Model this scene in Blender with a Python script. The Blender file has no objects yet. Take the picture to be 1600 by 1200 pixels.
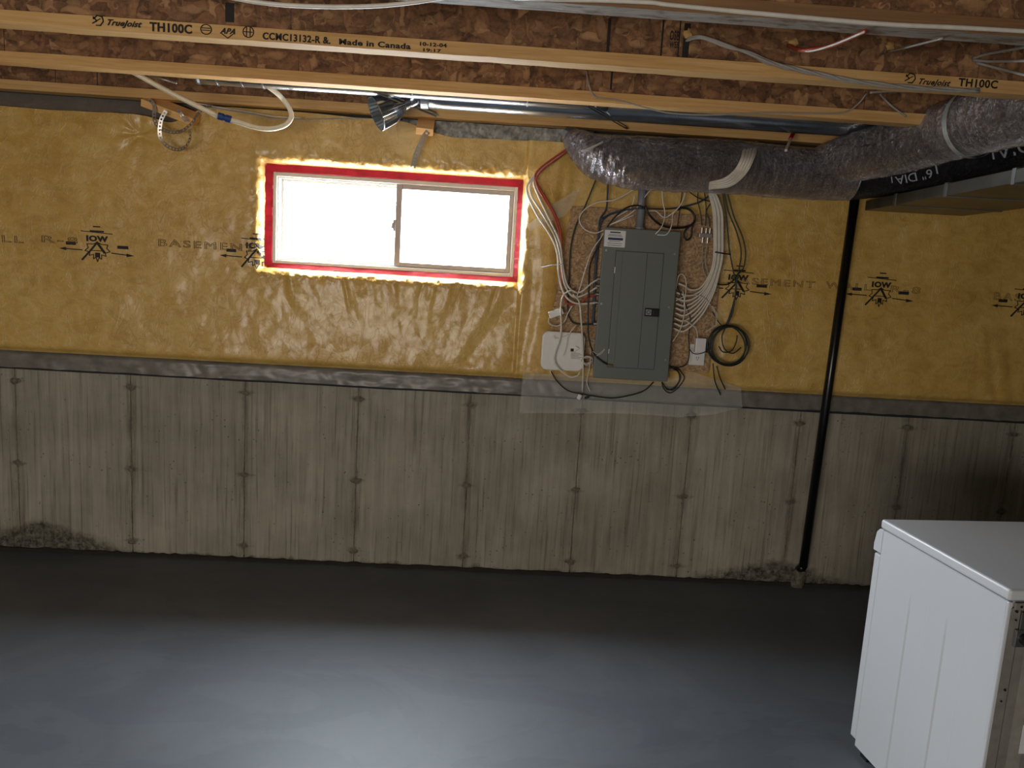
import bpy, bmesh, math, random
import numpy as np
from mathutils import Vector, Matrix
R_ = random.Random(7)
SC = bpy.context.scene
COL = SC.collection

# ------------------------------------------------------------------ camera
F_PX = 1217.42
YAW, PITCH, ROLL = 0.0373, -0.1504, 0.0602
CAM = np.array([2.5026, -4.1986, 1.7123])
_cy, _sy, _cp, _sp = math.cos(YAW), math.sin(YAW), math.cos(PITCH), math.sin(PITCH)
FWD = np.array([_sy * _cp, _cy * _cp, _sp])
_r0 = np.array([_cy, -_sy, 0.0]); _u0 = np.cross(_r0, FWD)
RGT = math.cos(ROLL) * _r0 + math.sin(ROLL) * _u0
UPV = -math.sin(ROLL) * _r0 + math.cos(ROLL) * _u0
cd = bpy.data.cameras.new('camera'); cam = bpy.data.objects.new('camera', cd); COL.objects.link(cam)
cd.sensor_width = 36.0; cd.lens = F_PX / 1600 * 36.0; cd.clip_start = 0.02
cam.matrix_world = Matrix(((RGT[0], UPV[0], -FWD[0], CAM[0]), (RGT[1], UPV[1], -FWD[1], CAM[1]),
                           (RGT[2], UPV[2], -FWD[2], CAM[2]), (0, 0, 0, 1)))
SC.camera = cam

# ------------------------------------------------------------------ light
vs = SC.view_settings
vs.view_transform = 'Standard'; vs.look = 'None'; vs.gamma = 1.0; vs.use_curve_mapping = False
vs.exposure = 0.0
world = bpy.data.worlds.new('overcast_sky'); SC.world = world; world.use_nodes = True
bg = world.node_tree.nodes['Background']
bg.inputs[0].default_value = (0.84, 0.93, 1.0, 1); 
# standard overcast sky: luminance (1 + 2 sin elevation) / 3 of the zenith, pale ground below the horizon
_t = world.node_tree; _g = _t.nodes.new('ShaderNodeTexCoord'); _s = _t.nodes.new('ShaderNodeSeparateXYZ'); _t.links.new(_g.outputs['Generated'], _s.inputs[0])
_a = _t.nodes.new('ShaderNodeMath'); _a.operation = 'MULTIPLY_ADD'; _a.inputs[1].default_value = 2 / 3; _a.inputs[2].default_value = 1 / 3
_t.links.new(_s.outputs[2], _a.inputs[0])
_m = _t.nodes.new('ShaderNodeMath'); _m.operation = 'MAXIMUM'; _m.inputs[1].default_value = .22; _t.links.new(_a.outputs[0], _m.inputs[0])
_k = _t.nodes.new('ShaderNodeMath'); _k.operation = 'MULTIPLY'; _k.inputs[1].default_value = 132.0; _t.links.new(_m.outputs[0], _k.inputs[0])
_t.links.new(_k.outputs[0], bg.inputs[1])
def area(name, loc, target, sx, sy, power, color, portal=False):
    l = bpy.data.lights.new(name, 'AREA'); l.shape = 'RECTANGLE'; l.size = sx; l.size_y = sy
    l.energy = power; l.color = color
    o = bpy.data.objects.new(name, l); COL.objects.link(o); o.location = loc
    o.rotation_euler = (Vector(target) - Vector(loc)).to_track_quat('-Z', 'Y').to_euler()
    if portal: l.cycles.is_portal = True
    return o
area('window_portal', (1.985, 0.12, 1.89), (1.985, -3, 1.89), 1.36, 0.56, 1.0, (1, 1, 1), True)
area('room_fill_light', (0.9, -6.3, 1.10), (1.8, 0, 1.3), 2.4, 1.0, 102.0, (1.0, 0.93, 0.84))  # unseen fill added behind the camera to raise the ambient light

# ------------------------------------------------------------------ helpers
def ray(px, py): return FWD + RGT * (px - 800) / F_PX - UPV * (py - 600) / F_PX
def W(px, py, y):
    d = ray(px, py); return CAM + d * (y - CAM[1]) / d[1]
def WZ(px, py, z):
    d = ray(px, py); return CAM + d * (z - CAM[2]) / d[2]

def hashn(a, b, s):
    v = np.sin(a * 127.1 + b * 311.7 + s * 74.7) * 43758.5453
    return v - np.floor(v)
def vnoise(x, y, s=0.0):
    x = np.asarray(x, float); y = np.asarray(y, float)
    xi, yi = np.floor(x), np.floor(y); xf, yf = x - xi, y - yi
    u = xf * xf * (3 - 2 * xf); v = yf * yf * (3 - 2 * yf)
    a = hashn(xi, yi, s); b = hashn(xi + 1, yi, s); c = hashn(xi, yi + 1, s); d = hashn(xi + 1, yi + 1, s)
    return (a * (1 - u) + b * u) * (1 - v) + (c * (1 - u) + d * u) * v - 0.5
def fbm(x, y, s=0.0, o=4):
    t = 0; a = 1.0
    for i in range(o): t = t + a * vnoise(np.asarray(x) * 2 ** i, np.asarray(y) * 2 ** i, s + i * 3.1); a *= .5
    return t
def sstep(a, b, x):
    t = np.clip((x - a) / (b - a), 0, 1); return t * t * (3 - 2 * t)

def s2l(c):
    return tuple(((v / 255) / 12.92 if v / 255 <= .04045 else ((v / 255 + .055) / 1.055) ** 2.4) for v in c) + (1,)

class MB:
    """collects geometry for ONE mesh object"""
    def __init__(s): s.v = []; s.f = []
    def add(s, vs, fs):
        n = len(s.v); s.v += [tuple(map(float, p)) for p in vs]; s.f += [tuple(i + n for i in f) for f in fs]; return s
    def box(s, a, b, m=None):
        x0, y0, z0 = a; x1, y1, z1 = b
        p = [(x0, y0, z0), (x1, y0, z0), (x1, y1, z0), (x0, y1, z0), (x0, y0, z1), (x1, y0, z1), (x1, y1, z1), (x0, y1, z1)]
        if m is not None: p = [tuple(m @ Vector(q)) for q in p]
        return s.add(p, [(0, 3, 2, 1), (4, 5, 6, 7), (0, 1, 5, 4), (1, 2, 6, 5), (2, 3, 7, 6), (3, 0, 4, 7)])
    def tube(s, pts, r, n=8, cap=True, rfun=None, ry=None):
        pts = [np.array(p, float) for p in pts]; m = len(pts)
        T = []
        for i in range(m):
            t = pts[min(i + 1, m - 1)] - pts[max(i - 1, 0)]; T.append(t / (np.linalg.norm(t) + 1e-9))
        a = np.array([0, 0, 1.0]) if abs(T[0][2]) < .9 else np.array([1.0, 0, 0])
        N = a - T[0] * (a @ T[0]); N /= np.linalg.norm(N)
        vs = []
        for i in range(m):
            N = N - T[i] * (N @ T[i]); N /= np.linalg.norm(N) + 1e-9; B = np.cross(T[i], N)
            for k in range(n):
                th = 2 * math.pi * k / n
                rr = rfun(i, k, th) if rfun else (r[i] if hasattr(r, '__len__') else r)
                vs.append(pts[i] + (N * math.cos(th) + B * math.sin(th) * (ry or 1)) * rr)
        fs = [(i * n + k, i * n + (k + 1) % n, (i + 1) * n + (k + 1) % n, (i + 1) * n + k) for i in range(m - 1) for k in range(n)]
        if cap: fs += [tuple(range(n - 1, -1, -1)), tuple((m - 1) * n + k for k in range(n))]
        return s.add(vs, fs)
    def cyl(s, p0, p1, r, n=16, r1=None, cap=True):
        return s.tube([p0, p1], [r, r if r1 is None else r1], n, cap)
    def build(s, name, mat, parent=None, bevel=0, smooth=False, seg=2, mw=None):
        me = bpy.data.meshes.new(name); me.from_pydata(s.v, [], s.f); me.update()
        bm = bmesh.new(); bm.from_mesh(me); bmesh.ops.recalc_face_normals(bm, faces=bm.faces)
        if bevel:
            bmesh.ops.bevel(bm, geom=[e for e in bm.edges if len(e.link_faces) == 2 and e.calc_face_angle(0) > .5], offset=bevel, segments=seg, profile=.5, affect='EDGES')
        bm.to_mesh(me); bm.free()
        if smooth:
            me.polygons.foreach_set('use_smooth', [True] * len(me.polygons))
        o = bpy.data.objects.new(name, me); COL.objects.link(o); me.materials.append(mat)
        if parent is not None:
            o.parent = parent
            if parent.type == 'EMPTY' or True:
                o.matrix_parent_inverse = parent.matrix_basis.inverted()
        if mw is not None: o.matrix_world = mw
        return o
def smooth_pts(P, per=6):
    P = [np.array(p, float) for p in P]
    if len(P) < 3: return P
    Q = [2 * P[0] - P[1]] + P + [2 * P[-1] - P[-2]]; out = []
    for i in range(1, len(Q) - 2):
        for j in range(per):
            t = j / per; a, b, c, d = Q[i - 1:i + 3]
            out.append(.5 * ((2 * b) + (c - a) * t + (2 * a - 5 * b + 4 * c - d) * t * t + (3 * b - a - 3 * c + d) * t ** 3))
    out.append(P[-1]); return out
def tag(o, label=None, cat=None, group=None, kind=None):
    if label: o['label'] = label
    if cat: o['category'] = cat
    if group: o['group'] = group
    if kind: o['kind'] = kind
    return o
def empty(name, loc, label=None, cat=None, group=None, kind=None, rz=0):
    o = bpy.data.objects.new(name, None); COL.objects.link(o); o.location = tuple(map(float, loc)); o.rotation_euler = (0, 0, rz)
    o.empty_display_size = .05
    return tag(o, label, cat, group, kind)
def part(mb, name, mat, parent, **k):       # world-space geometry parented to an empty
    return mb.build(name, mat, parent, **k)

# ------------------------------------------------------------------ materials
class NT:
    def __init__(s, name):
        s.m = bpy.data.materials.new(name); s.m.use_nodes = True; s.t = s.m.node_tree; s.t.nodes.clear()
        s.out = s.n('ShaderNodeOutputMaterial'); s.co = s.n('ShaderNodeTexCoord')
    def n(s, ty, **k):
        x = s.t.nodes.new(ty)
        for a, b in k.items(): setattr(x, a, b)
        return x
    def l(s, a, b): s.t.links.new(a, b)
    def mapped(s, scale=(1, 1, 1), rot=(0, 0, 0), loc=(0, 0, 0), src='Object'):
        m = s.n('ShaderNodeMapping'); m.inputs['Scale'].default_value = scale; m.inputs['Rotation'].default_value = rot
        m.inputs['Location'].default_value = loc; s.l(s.co.outputs[src], m.inputs[0]); return m.outputs[0]
    def noise(s, vec, scale, detail=4, rough=.55, dist=0):
        x = s.n('ShaderNodeTexNoise'); x.inputs['Scale'].default_value = scale; x.inputs['Detail'].default_value = detail
        x.inputs['Roughness'].default_value = rough; x.inputs['Distortion'].default_value = dist
        s.l(vec, x.inputs['Vector']); return x.outputs['Fac']
    def ramp(s, fac, stops, interp='LINEAR'):
        x = s.n('ShaderNodeValToRGB'); e = x.color_ramp.elements; x.color_ramp.interpolation = interp
        e[0].position, e[0].color = stops[0][0], stops[0][1]; e[1].position, e[1].color = stops[-1][0], stops[-1][1]
        for p, c in stops[1:-1]: q = e.new(p); q.color = c
        s.l(fac, x.inputs[0]); return x.outputs[0]
    def mix(s, fac, a, b, mode='MIX'):
        x = s.n('ShaderNodeMix', data_type='RGBA', blend_type=mode)
        for sock, v in ((x.inputs[0], fac), (x.inputs[6], a), (x.inputs[7], b)):
            if isinstance(v, (int, float, tuple)): sock.default_value = v
            else: s.l(v, sock)
        return x.outputs[2]
    def math(s, op, a, b=0.0, c=0.0):
        x = s.n('ShaderNodeMath', operation=op)
        for i, v in enumerate((a, b, c)):
            if isinstance(v, (int, float)): x.inputs[i].default_value = v
            else: s.l(v, x.inputs[i])
        return x.outputs[0]
    def bsdf(s, color, rough=.6, metal=0, bump=None, bstr=.3, bdist=.01, spec=.5, coat=0, trans=None, aniso=0):
        b = s.n('ShaderNodeBsdfPrincipled')
        for k, v in (('Base Color', color), ('Roughness', rough), ('Metallic', metal)):
            if isinstance(v, (int, float, tuple)): b.inputs[k].default_value = v
            else: s.l(v, b.inputs[k])
        b.inputs['Specular IOR Level'].default_value = spec; b.inputs['Coat Weight'].default_value = coat
        if bump is not None:
            q = s.n('ShaderNodeBump'); q.inputs['Strength'].default_value = bstr; q.inputs['Distance'].default_value = bdist
            s.l(bump, q.inputs['Height']); s.l(q.outputs[0], b.inputs['Normal'])
        s.l(b.outputs[0], s.out.inputs[0]); return b
def plain(name, rgb, rough=.5, metal=0, var=.12, scale=30, bstr=.08, spec=.5, coat=0):
    t = NT(name); v = t.mapped(); c = s2l(rgb)
    n = t.noise(v, scale, 3)
    lo = tuple(x * (1 - var) for x in c[:3]) + (1,); hi = tuple(min(1, x * (1 + var)) for x in c[:3]) + (1,)
    t.bsdf(t.ramp(n, [(.3, lo), (.7, hi)]), rough, metal, n, bstr, .002, spec, coat); return t.m

def mat_concrete():
    t = NT('poured_concrete'); v = t.mapped(); rnd = t.n('ShaderNodeObjectInfo').outputs['Random']
    st = t.noise(t.mapped((9, 9, .45)), 3.2, 5, .65, .3)
    st2 = t.noise(t.mapped((34, 34, .9)), 2.0, 4, .6)
    bl = t.noise(v, 2.2, 5, .6)
    base = t.ramp(st, [(.25, s2l((112, 107, 96))), (.5, s2l((152, 146, 132))), (.75, s2l((186, 180, 166)))])
    base = t.mix(.55, base, t.ramp(bl, [(.3, s2l((120, 114, 100))), (.7, s2l((184, 177, 160)))]))
    base = t.mix(t.math('MULTIPLY', t.ramp(st2, [(.53, (0, 0, 0, 1)), (.68, (1, 1, 1, 1))]), .5), base, s2l((68, 62, 52)))
    base = t.mix(t.math('MULTIPLY', t.ramp(t.noise(t.mapped((26, 26, .7), loc=(3, 1, 2)), 2.0, 4, .6), [(.56, (0, 0, 0, 1)), (.7, (1, 1, 1, 1))]), .35), base, s2l((172, 163, 142)))
    vo = t.n('ShaderNodeTexVoronoi'); vo.inputs['Scale'].default_value = 30; vo.inputs['Randomness'].default_value = 1; t.l(v, vo.inputs[0])
    gate = t.ramp(t.noise(v, 5, 2), [(.44, (0, 0, 0, 1)), (.62, (1, 1, 1, 1))])
    pit = t.math('MULTIPLY', t.ramp(vo.outputs['Distance'], [(.08, (1, 1, 1, 1)), (.15, (0, 0, 0, 1))]), gate)
    base = t.mix(t.math('MULTIPLY', pit, .7), base, s2l((45, 40, 34)))
    # damp, mouldy patches along the foot of the wall (they are stains of the wall itself)
    geo = t.n('ShaderNodeNewGeometry'); sx = t.n('ShaderNodeSeparateXYZ'); t.l(geo.outputs['Position'], sx.inputs[0])
    X, Z = sx.outputs[0], sx.outputs[2]
    n1 = t.noise(v, 9, 5, .7)
    def patch(x0, w, h):
        d = t.math('ABSOLUTE', t.math('DIVIDE', t.math('SUBTRACT', X, x0), w))
        top = t.math('MULTIPLY', t.math('SUBTRACT', 1.0, d), h)
        q = t.math('SUBTRACT', t.math('ADD', top, t.math('MULTIPLY', t.math('SUBTRACT', n1, .5), .16)), Z)
        return t.ramp(t.math('MULTIPLY_ADD', q, 18.0, .3), [(0, (0, 0, 0, 1)), (1, (1, 1, 1, 1))])
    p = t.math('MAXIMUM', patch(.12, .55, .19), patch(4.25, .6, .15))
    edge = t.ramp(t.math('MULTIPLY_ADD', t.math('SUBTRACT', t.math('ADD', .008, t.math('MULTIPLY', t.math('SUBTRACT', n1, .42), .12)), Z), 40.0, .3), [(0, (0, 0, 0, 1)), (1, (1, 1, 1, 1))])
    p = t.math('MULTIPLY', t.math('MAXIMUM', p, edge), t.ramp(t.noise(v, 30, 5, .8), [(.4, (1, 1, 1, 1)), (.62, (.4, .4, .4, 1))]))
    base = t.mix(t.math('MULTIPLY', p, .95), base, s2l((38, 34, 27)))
    fx = t.math('ABSOLUTE', t.math('SUBTRACT', t.math('FRACT', t.math('ADD', t.math('DIVIDE', X, .61), .5)), .5))
    js = t.math('MULTIPLY', t.ramp(fx, [(.0, (1, 1, 1, 1)), (.055, (0, 0, 0, 1))]), t.ramp(t.noise(t.mapped((7, 7, 1.6)), 3.2, 5, .7), [(.4, (0, 0, 0, 1)), (.62, (1, 1, 1, 1))]))
    zz = t.math('MINIMUM', t.math('ABSOLUTE', t.math('SUBTRACT', Z, .948)), t.math('MINIMUM', t.math('ABSOLUTE', t.math('SUBTRACT', Z, .492)), t.math('ABSOLUTE', t.math('SUBTRACT', Z, .082))))
    rr = t.math('ADD', t.math('MULTIPLY', fx, .61), t.math('MULTIPLY', zz, 1.8))
    tie = t.ramp(t.math('ADD', rr, t.math('MULTIPLY', t.math('SUBTRACT', t.noise(v, 30, 5, .75), .5), .14)), [(.02, (1, 1, 1, 1)), (.06, (0, 0, 0, 1))])
    base = t.mix(t.math('MULTIPLY', t.math('MAXIMUM', js, tie), .6), base, s2l((62, 57, 50)))
    base = t.mix(t.math('MULTIPLY', rnd, .12), base, s2l((96, 88, 74)))
    h = t.math('ADD', t.math('MULTIPLY', st2, .5), t.math('ADD', t.math('MULTIPLY', pit, -.8), t.noise(v, 60, 4, .7)))
    t.bsdf(base, .85, 0, h, .45, .006, .3); return t.m
def mat_floor():
    t = NT('painted_floor'); v = t.mapped()
    a = t.noise(v, .9, 5, .6, .6); b = t.noise(v, 14, 4, .6)
    base = t.ramp(a, [(.3, s2l((83, 88, 95))), (.7, s2l((96, 101, 108)))])
    pa = t.ramp(t.noise(t.mapped((1, 1.7, 1), (0, 0, .5), (2.2, .4, 0)), 1.1, 6, .55, 1.4), [(.5, (0, 0, 0, 1)), (.53, (1, 1, 1, 1))])
    base = t.mix(t.math('MULTIPLY', pa, .2), base, s2l((112, 116, 120)))
    pb = t.ramp(t.noise(t.mapped((1.2, 1, 1), (0, 0, 1.1), (5, 3, 0)), 2.0, 6, .6, 1.0), [(.57, (0, 0, 0, 1)), (.585, (1, 1, 1, 1))])
    base = t.mix(t.math('MULTIPLY', pb, .16), base, s2l((80, 84, 87)))
    base = t.mix(t.math('MULTIPLY', t.ramp(b, [(.35, (1, 1, 1, 1)), (.6, (0, 0, 0, 1))]), .12), base, s2l((80, 83, 87)))
    vo = t.n('ShaderNodeTexVoronoi'); vo.inputs['Scale'].default_value = 7; t.l(v, vo.inputs[0])
    sp = t.math('MULTIPLY', t.ramp(vo.outputs['Distance'], [(.02, (1, 1, 1, 1)), (.04, (0, 0, 0, 1))]), t.ramp(t.noise(v, 1.6, 2), [(.52, (0, 0, 0, 1)), (.6, (1, 1, 1, 1))]))
    base = t.mix(t.math('MULTIPLY', sp, .6), base, s2l((60, 62, 66)))
    t.bsdf(base, t.ramp(a, [(.3, (.42,) * 3 + (1,)), (.7, (.55,) * 3 + (1,))]), 0, t.math('ADD', t.math('MULTIPLY', a, 3.0), t.math('MULTIPLY', b, .3)), .12, .006, .35); return t.m
def mat_blanket():
    t = NT('yellow_vinyl_insulation'); v = t.mapped()
    a = t.noise(v, 2.6, 6, .6, .5); b = t.noise(t.mapped((1, 1, 1.6)), 11, 6, .65, .8)
    base = t.ramp(a, [(.28, s2l((182, 142, 68))), (.5, s2l((205, 166, 88))), (.72, s2l((219, 185, 108)))])
    base = t.mix(.45, base, t.ramp(b, [(.3, s2l((170, 128, 56))), (.5, s2l((205, 166, 88))), (.7, s2l((224, 192, 120)))]))
    wr = t.math('ABSOLUTE', t.math('SUBTRACT', t.noise(t.mapped((1.5, 1, .8), (0, .5, 0)), 7, 5, .55, 2.2), .5))
    crs = t.ramp(wr, [(0, (1, 1, 1, 1)), (.035, (0, 0, 0, 1))])
    h = t.math('ADD', t.math('ADD', t.math('MULTIPLY', b, 1.0), t.math('MULTIPLY', t.noise(v, 45, 4, .6, .6), .25)), t.math('MULTIPLY', crs, .35))
    b_ = t.bsdf(base, .36, 0, h, .35, .012, .5, .25)
    b_.inputs['Coat Roughness'].default_value = .18
    return t.m
def mat_osb(name, cols, sc=1.0, dark=1.0):
    t = NT(name)
    v = t.mapped()
    wob = t.n('ShaderNodeTexNoise'); wob.inputs['Scale'].default_value = 9; wob.inputs['Detail'].default_value = 3; t.l(v, wob.inputs['Vector'])
    def layer(rot, loc, s):
        m = t.n('ShaderNodeMapping'); m.inputs['Rotation'].default_value = rot; m.inputs['Scale'].default_value = s; m.inputs['Location'].default_value = loc
        ad = t.n('ShaderNodeVectorMath', operation='MULTIPLY_ADD'); ad.inputs[1].default_value = (.08, .08, .08)
        t.l(wob.outputs['Color'], ad.inputs[0]); t.l(v, ad.inputs[2]); t.l(ad.outputs[0], m.inputs[0])
        vo = t.n('ShaderNodeTexVoronoi'); vo.inputs['Scale'].default_value = 1.0; t.l(m.outputs[0], vo.inputs[0])
        sp = t.n('ShaderNodeSeparateColor'); t.l(vo.outputs['Color'], sp.inputs[0]); return sp.outputs[0], vo.outputs['Distance']
    a, da = layer((0, .5, 0), (0, 0, 0), (14 * sc, 14 * sc, 38 * sc))
    b, db = layer((0, -.7, 0), (4, 2, 7), (40 * sc, 14 * sc, 15 * sc))
    c, dc = layer((0, 1.4, 0), (1, 5, 3), (16 * sc, 14 * sc, 44 * sc))
    gate = t.ramp(t.noise(v, 16 * sc, 2), [(.46, (0, 0, 0, 1)), (.5, (1, 1, 1, 1))])
    gate2 = t.ramp(t.noise(t.mapped(loc=(9, 9, 9)), 13 * sc, 2), [(.5, (0, 0, 0, 1)), (.54, (1, 1, 1, 1))])
    val = t.mix(gate2, t.mix(gate, a, b), c)
    dist = t.mix(gate2, t.mix(gate, da, db), dc)
    n = len(cols); base = t.ramp(val, [(i / (n - 1), s2l(q)) for i, q in enumerate(cols)])
    base = t.mix(t.math('MULTIPLY', t.ramp(dist, [(.35, (0, 0, 0, 1)), (.75, (1, 1, 1, 1))]), .55), base, s2l(tuple(x * .45 for x in cols[0])))
    base = t.mix(.22, base, t.ramp(t.noise(t.mapped((4, 4, 4)), 22, 5, .7), [(.3, s2l(tuple(x * .45 for x in cols[0]))), (.7, s2l(cols[-2]))]))
    t.bsdf(base, .75, 0, t.math('ADD', val, t.math('MULTIPLY', dist, -.6)), .4, .004, .3); return t.m
def mat_wood(name, a, b, c, blot=None):
    t = NT(name)
    g = t.noise(t.mapped((1.2, 30, 30)), 3.0, 6, .65, .4); k = t.noise(t.mapped((2, 8, 8)), 1.3, 3)
    base = t.ramp(g, [(.25, s2l(a)), (.5, s2l(b)), (.75, s2l(c))]); base = t.mix(.3, base, t.ramp(k, [(.3, s2l(a)), (.7, s2l(c))]))
    if blot: base = t.mix(t.ramp(t.noise(t.mapped((2.5, 9, 9)), 4, 6, .7), [(.48, (0, 0, 0, 1)), (.6, (.85, .85, .85, 1))]), base, s2l(blot))
    t.bsdf(base, .7, 0, g, .3, .003, .3); return t.m
def mat_foil(name, rgb, rgb2, rough=.3, bstr=.9, metal=.85, rot=0):
    t = NT(name); v = t.mapped()
    rg = t.noise(t.mapped((3.2, .7, .5), (0, 0, rot)), 30, 5, .65, 1.6); sm = t.noise(t.mapped((1.2, 1, 1), (0, 0, rot)), 18, 3, .5, 2.2)
    w = t.math('ADD', t.math('MULTIPLY', rg, 1.0), t.math('MULTIPLY', sm, 1.1)); w2 = t.noise(v, 130, 3, .6, .5); lo = t.noise(v, 6, 4)
    base = t.ramp(lo, [(.3, s2l(rgb)), (.7, s2l(rgb2))])
    t.bsdf(base, rough, metal, t.math('ADD', w, t.math('MULTIPLY', w2, .35)), bstr, .03 if bstr > .5 else .012, .6); return t.m
def mat_film(name, alpha, rgb=(225, 225, 220)):
    t = NT(name); v = t.mapped()
    h = t.noise(t.mapped((1, 1, .6)), 9, 5, .6, 1.0)
    b = t.bsdf(s2l(rgb), .3, 0, h, .5, .02, .6)
    tr = t.n('ShaderNodeBsdfTransparent'); mx = t.n('ShaderNodeMixShader')
    fac = t.math('MULTIPLY_ADD', h, alpha * .6, alpha * .7); t.l(fac, mx.inputs[0])
    t.l(tr.outputs[0], mx.inputs[1]); t.l(b.outputs[0], mx.inputs[2]); t.l(mx.outputs[0], t.out.inputs[0]); return t.m
def mat_glass():
    t = NT('window_glass'); tr = t.n('ShaderNodeBsdfTransparent'); g = t.n('ShaderNodeBsdfGlossy'); g.inputs['Roughness'].default_value = .02
    mx = t.n('ShaderNodeMixShader'); mx.inputs[0].default_value = .06
    t.l(tr.outputs[0], mx.inputs[1]); t.l(g.outputs[0], mx.inputs[2]); t.l(mx.outputs[0], t.out.inputs[0]); return t.m

M = {}
M['concrete'] = mat_concrete(); M['floor'] = mat_floor(); M['blanket'] = mat_blanket(); M['glass'] = mat_glass()
M['osb_web'] = mat_osb('joist_strandboard', [(84, 54, 38), (120, 82, 58), (156, 112, 78), (126, 86, 60), (190, 146, 104), (102, 68, 48)], .8)
M['osb_board'] = mat_osb('panel_strandboard', [(160, 124, 90), (196, 160, 120), (208, 176, 138), (178, 142, 104), (218, 190, 150)], 2.8)
M['osb_deck'] = mat_osb('subfloor_strandboard', [(80, 48, 28), (108, 68, 40), (130, 86, 50)], 1.0)
M['flange'] = mat_wood('pale_flange_wood', (176, 130, 76), (208, 164, 104), (226, 188, 130))
M['flange_dark'] = mat_wood('brown_flange_wood', (112, 80, 52), (132, 98, 66), (150, 116, 80))
M['flange_grey'] = mat_wood('whitewashed_flange_wood', (116, 104, 92), (158, 148, 136), (186, 178, 166), (108, 84, 64))
M['lumber'] = mat_wood('spruce_block_wood', (214, 156, 92), (232, 182, 118), (242, 208, 150))
M['joint'] = plain('concrete_joint', (74, 68, 59), .95)
M['gap'] = plain('dark_joint', (42, 38, 33), .95)
M['tie'] = plain('tie_spall', (104, 97, 84), .95, var=.45, scale=60, bstr=.6)
M['hem'] = plain('grey_plastic_hem', (112, 108, 100), .38, var=.25, scale=14, bstr=.3)
M['hemline'] = plain('dark_hem_fold', (44, 47, 50), .5)
M['wallpaint'] = plain('bare_wall', (120, 112, 98), .85)
M['vinyl'] = plain('white_window_vinyl', (216, 212, 205), .4, var=.03)
M['sash'] = plain('sash_vinyl', (186, 174, 168), .45, var=.05)
M['red'] = plain('red_sheathing_tape', (164, 18, 38), .4, var=.2, scale=25, bstr=.3)
M['ink'] = plain('black_stamp_ink', (28, 24, 20), .7)
M['ink_faint'] = plain('faint_print_ink', (92, 72, 40), .7)
M['galv'] = mat_foil('galvanised_sheet', (150, 158, 168), (186, 192, 200), .24, .05, .95)
M['galv_dull'] = mat_foil('dull_galvanised_sheet', (128, 132, 134), (160, 164, 166), .42, .1, .9)
M['trunk'] = mat_foil('grey_trunk_metal', (98, 98, 94), (124, 122, 116), .4, .08, .85)
M['foil_forward'] = mat_foil('grey_foil_duct_jacket_forward', (176, 172, 174), (214, 211, 213), .15, 1.0, .85, rot=.9)
M['foil'] = mat_foil('grey_foil_duct_jacket', (160, 156, 160), (198, 195, 199), .16, 1.0, .85)
M['blackfoil'] = mat_foil('black_duct_jacket', (26, 26, 30), (44, 44, 50), .3, .7, .2)
M['ducttape'] = plain('pale_foil_tape', (176, 184, 180), .4, .3)
M['ducttext'] = plain('duct_print', (170, 174, 186), .5)
M['pipe'] = plain('black_drain_pipe', (14, 13, 15), .28, var=.2)
M['panel'] = plain('grey_panel_enamel', (106, 112, 108), .42, var=.03, scale=6, bstr=.02)
M['panel_dark'] = plain('panel_shadow_gap', (52, 56, 56), .5)
M['conduit'] = plain('grey_pvc_conduit', (122, 124, 130), .5, var=.05)
M['white'] = plain('white_plastic', (226, 224, 220), .35, var=.03)
M['applwhite'] = plain('white_appliance_enamel', (208, 212, 218), .3, var=.015, scale=3, bstr=.01)
M['cable'] = plain('white_cable_sheath', (214, 208, 196), .45, var=.08)
M['cable_grey'] = plain('grey_cable_sheath', (160, 154, 146), .5, var=.1)
M['cable_red'] = plain('red_brown_cable_sheath', (168, 62, 44), .45)
M['cable_black'] = plain('black_cable_sheath', (20, 20, 22), .4)
M['cable_green'] = plain('green_ground_wire', (24, 48, 42), .45)
M['cable_blue'] = plain('slate_blue_cable', (44, 56, 78), .45)
M['pex'] = plain('cream_pex_tube', (226, 216, 190), .35, var=.05)
M['blue'] = plain('blue_coupling', (18, 58, 120), .4)
M['steel'] = plain('perforated_steel', (178, 174, 170), .35, .7)
M['brass'] = plain('brass_connector', (206, 180, 120), .3, .9)
M['foam'] = plain('amber_foam', (196, 158, 96), .8, bstr=.4)
M['paper'] = plain('label_paper', (218, 220, 222), .6, var=.02)
M['navy'] = plain('label_navy', (36, 48, 84), .6)
M['grime'] = plain('grey_ink', (110, 106, 104), .7)
M['black'] = plain('black_plastic', (16, 16, 17), .4)
M['backsteel'] = plain('beige_backplate', (150, 146, 138), .5, .3)
M['orange'] = plain('orange_sticker', (176, 96, 44), .6)
M['film'] = mat_film('clear_poly_sheet', .24)
M['film_grey'] = mat_film('grey_poly_sheet', .9, (120, 112, 104))
M['mortar'] = plain('rough_mortar', (150, 148, 141), .95, var=.5, scale=35, bstr=.9)

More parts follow.
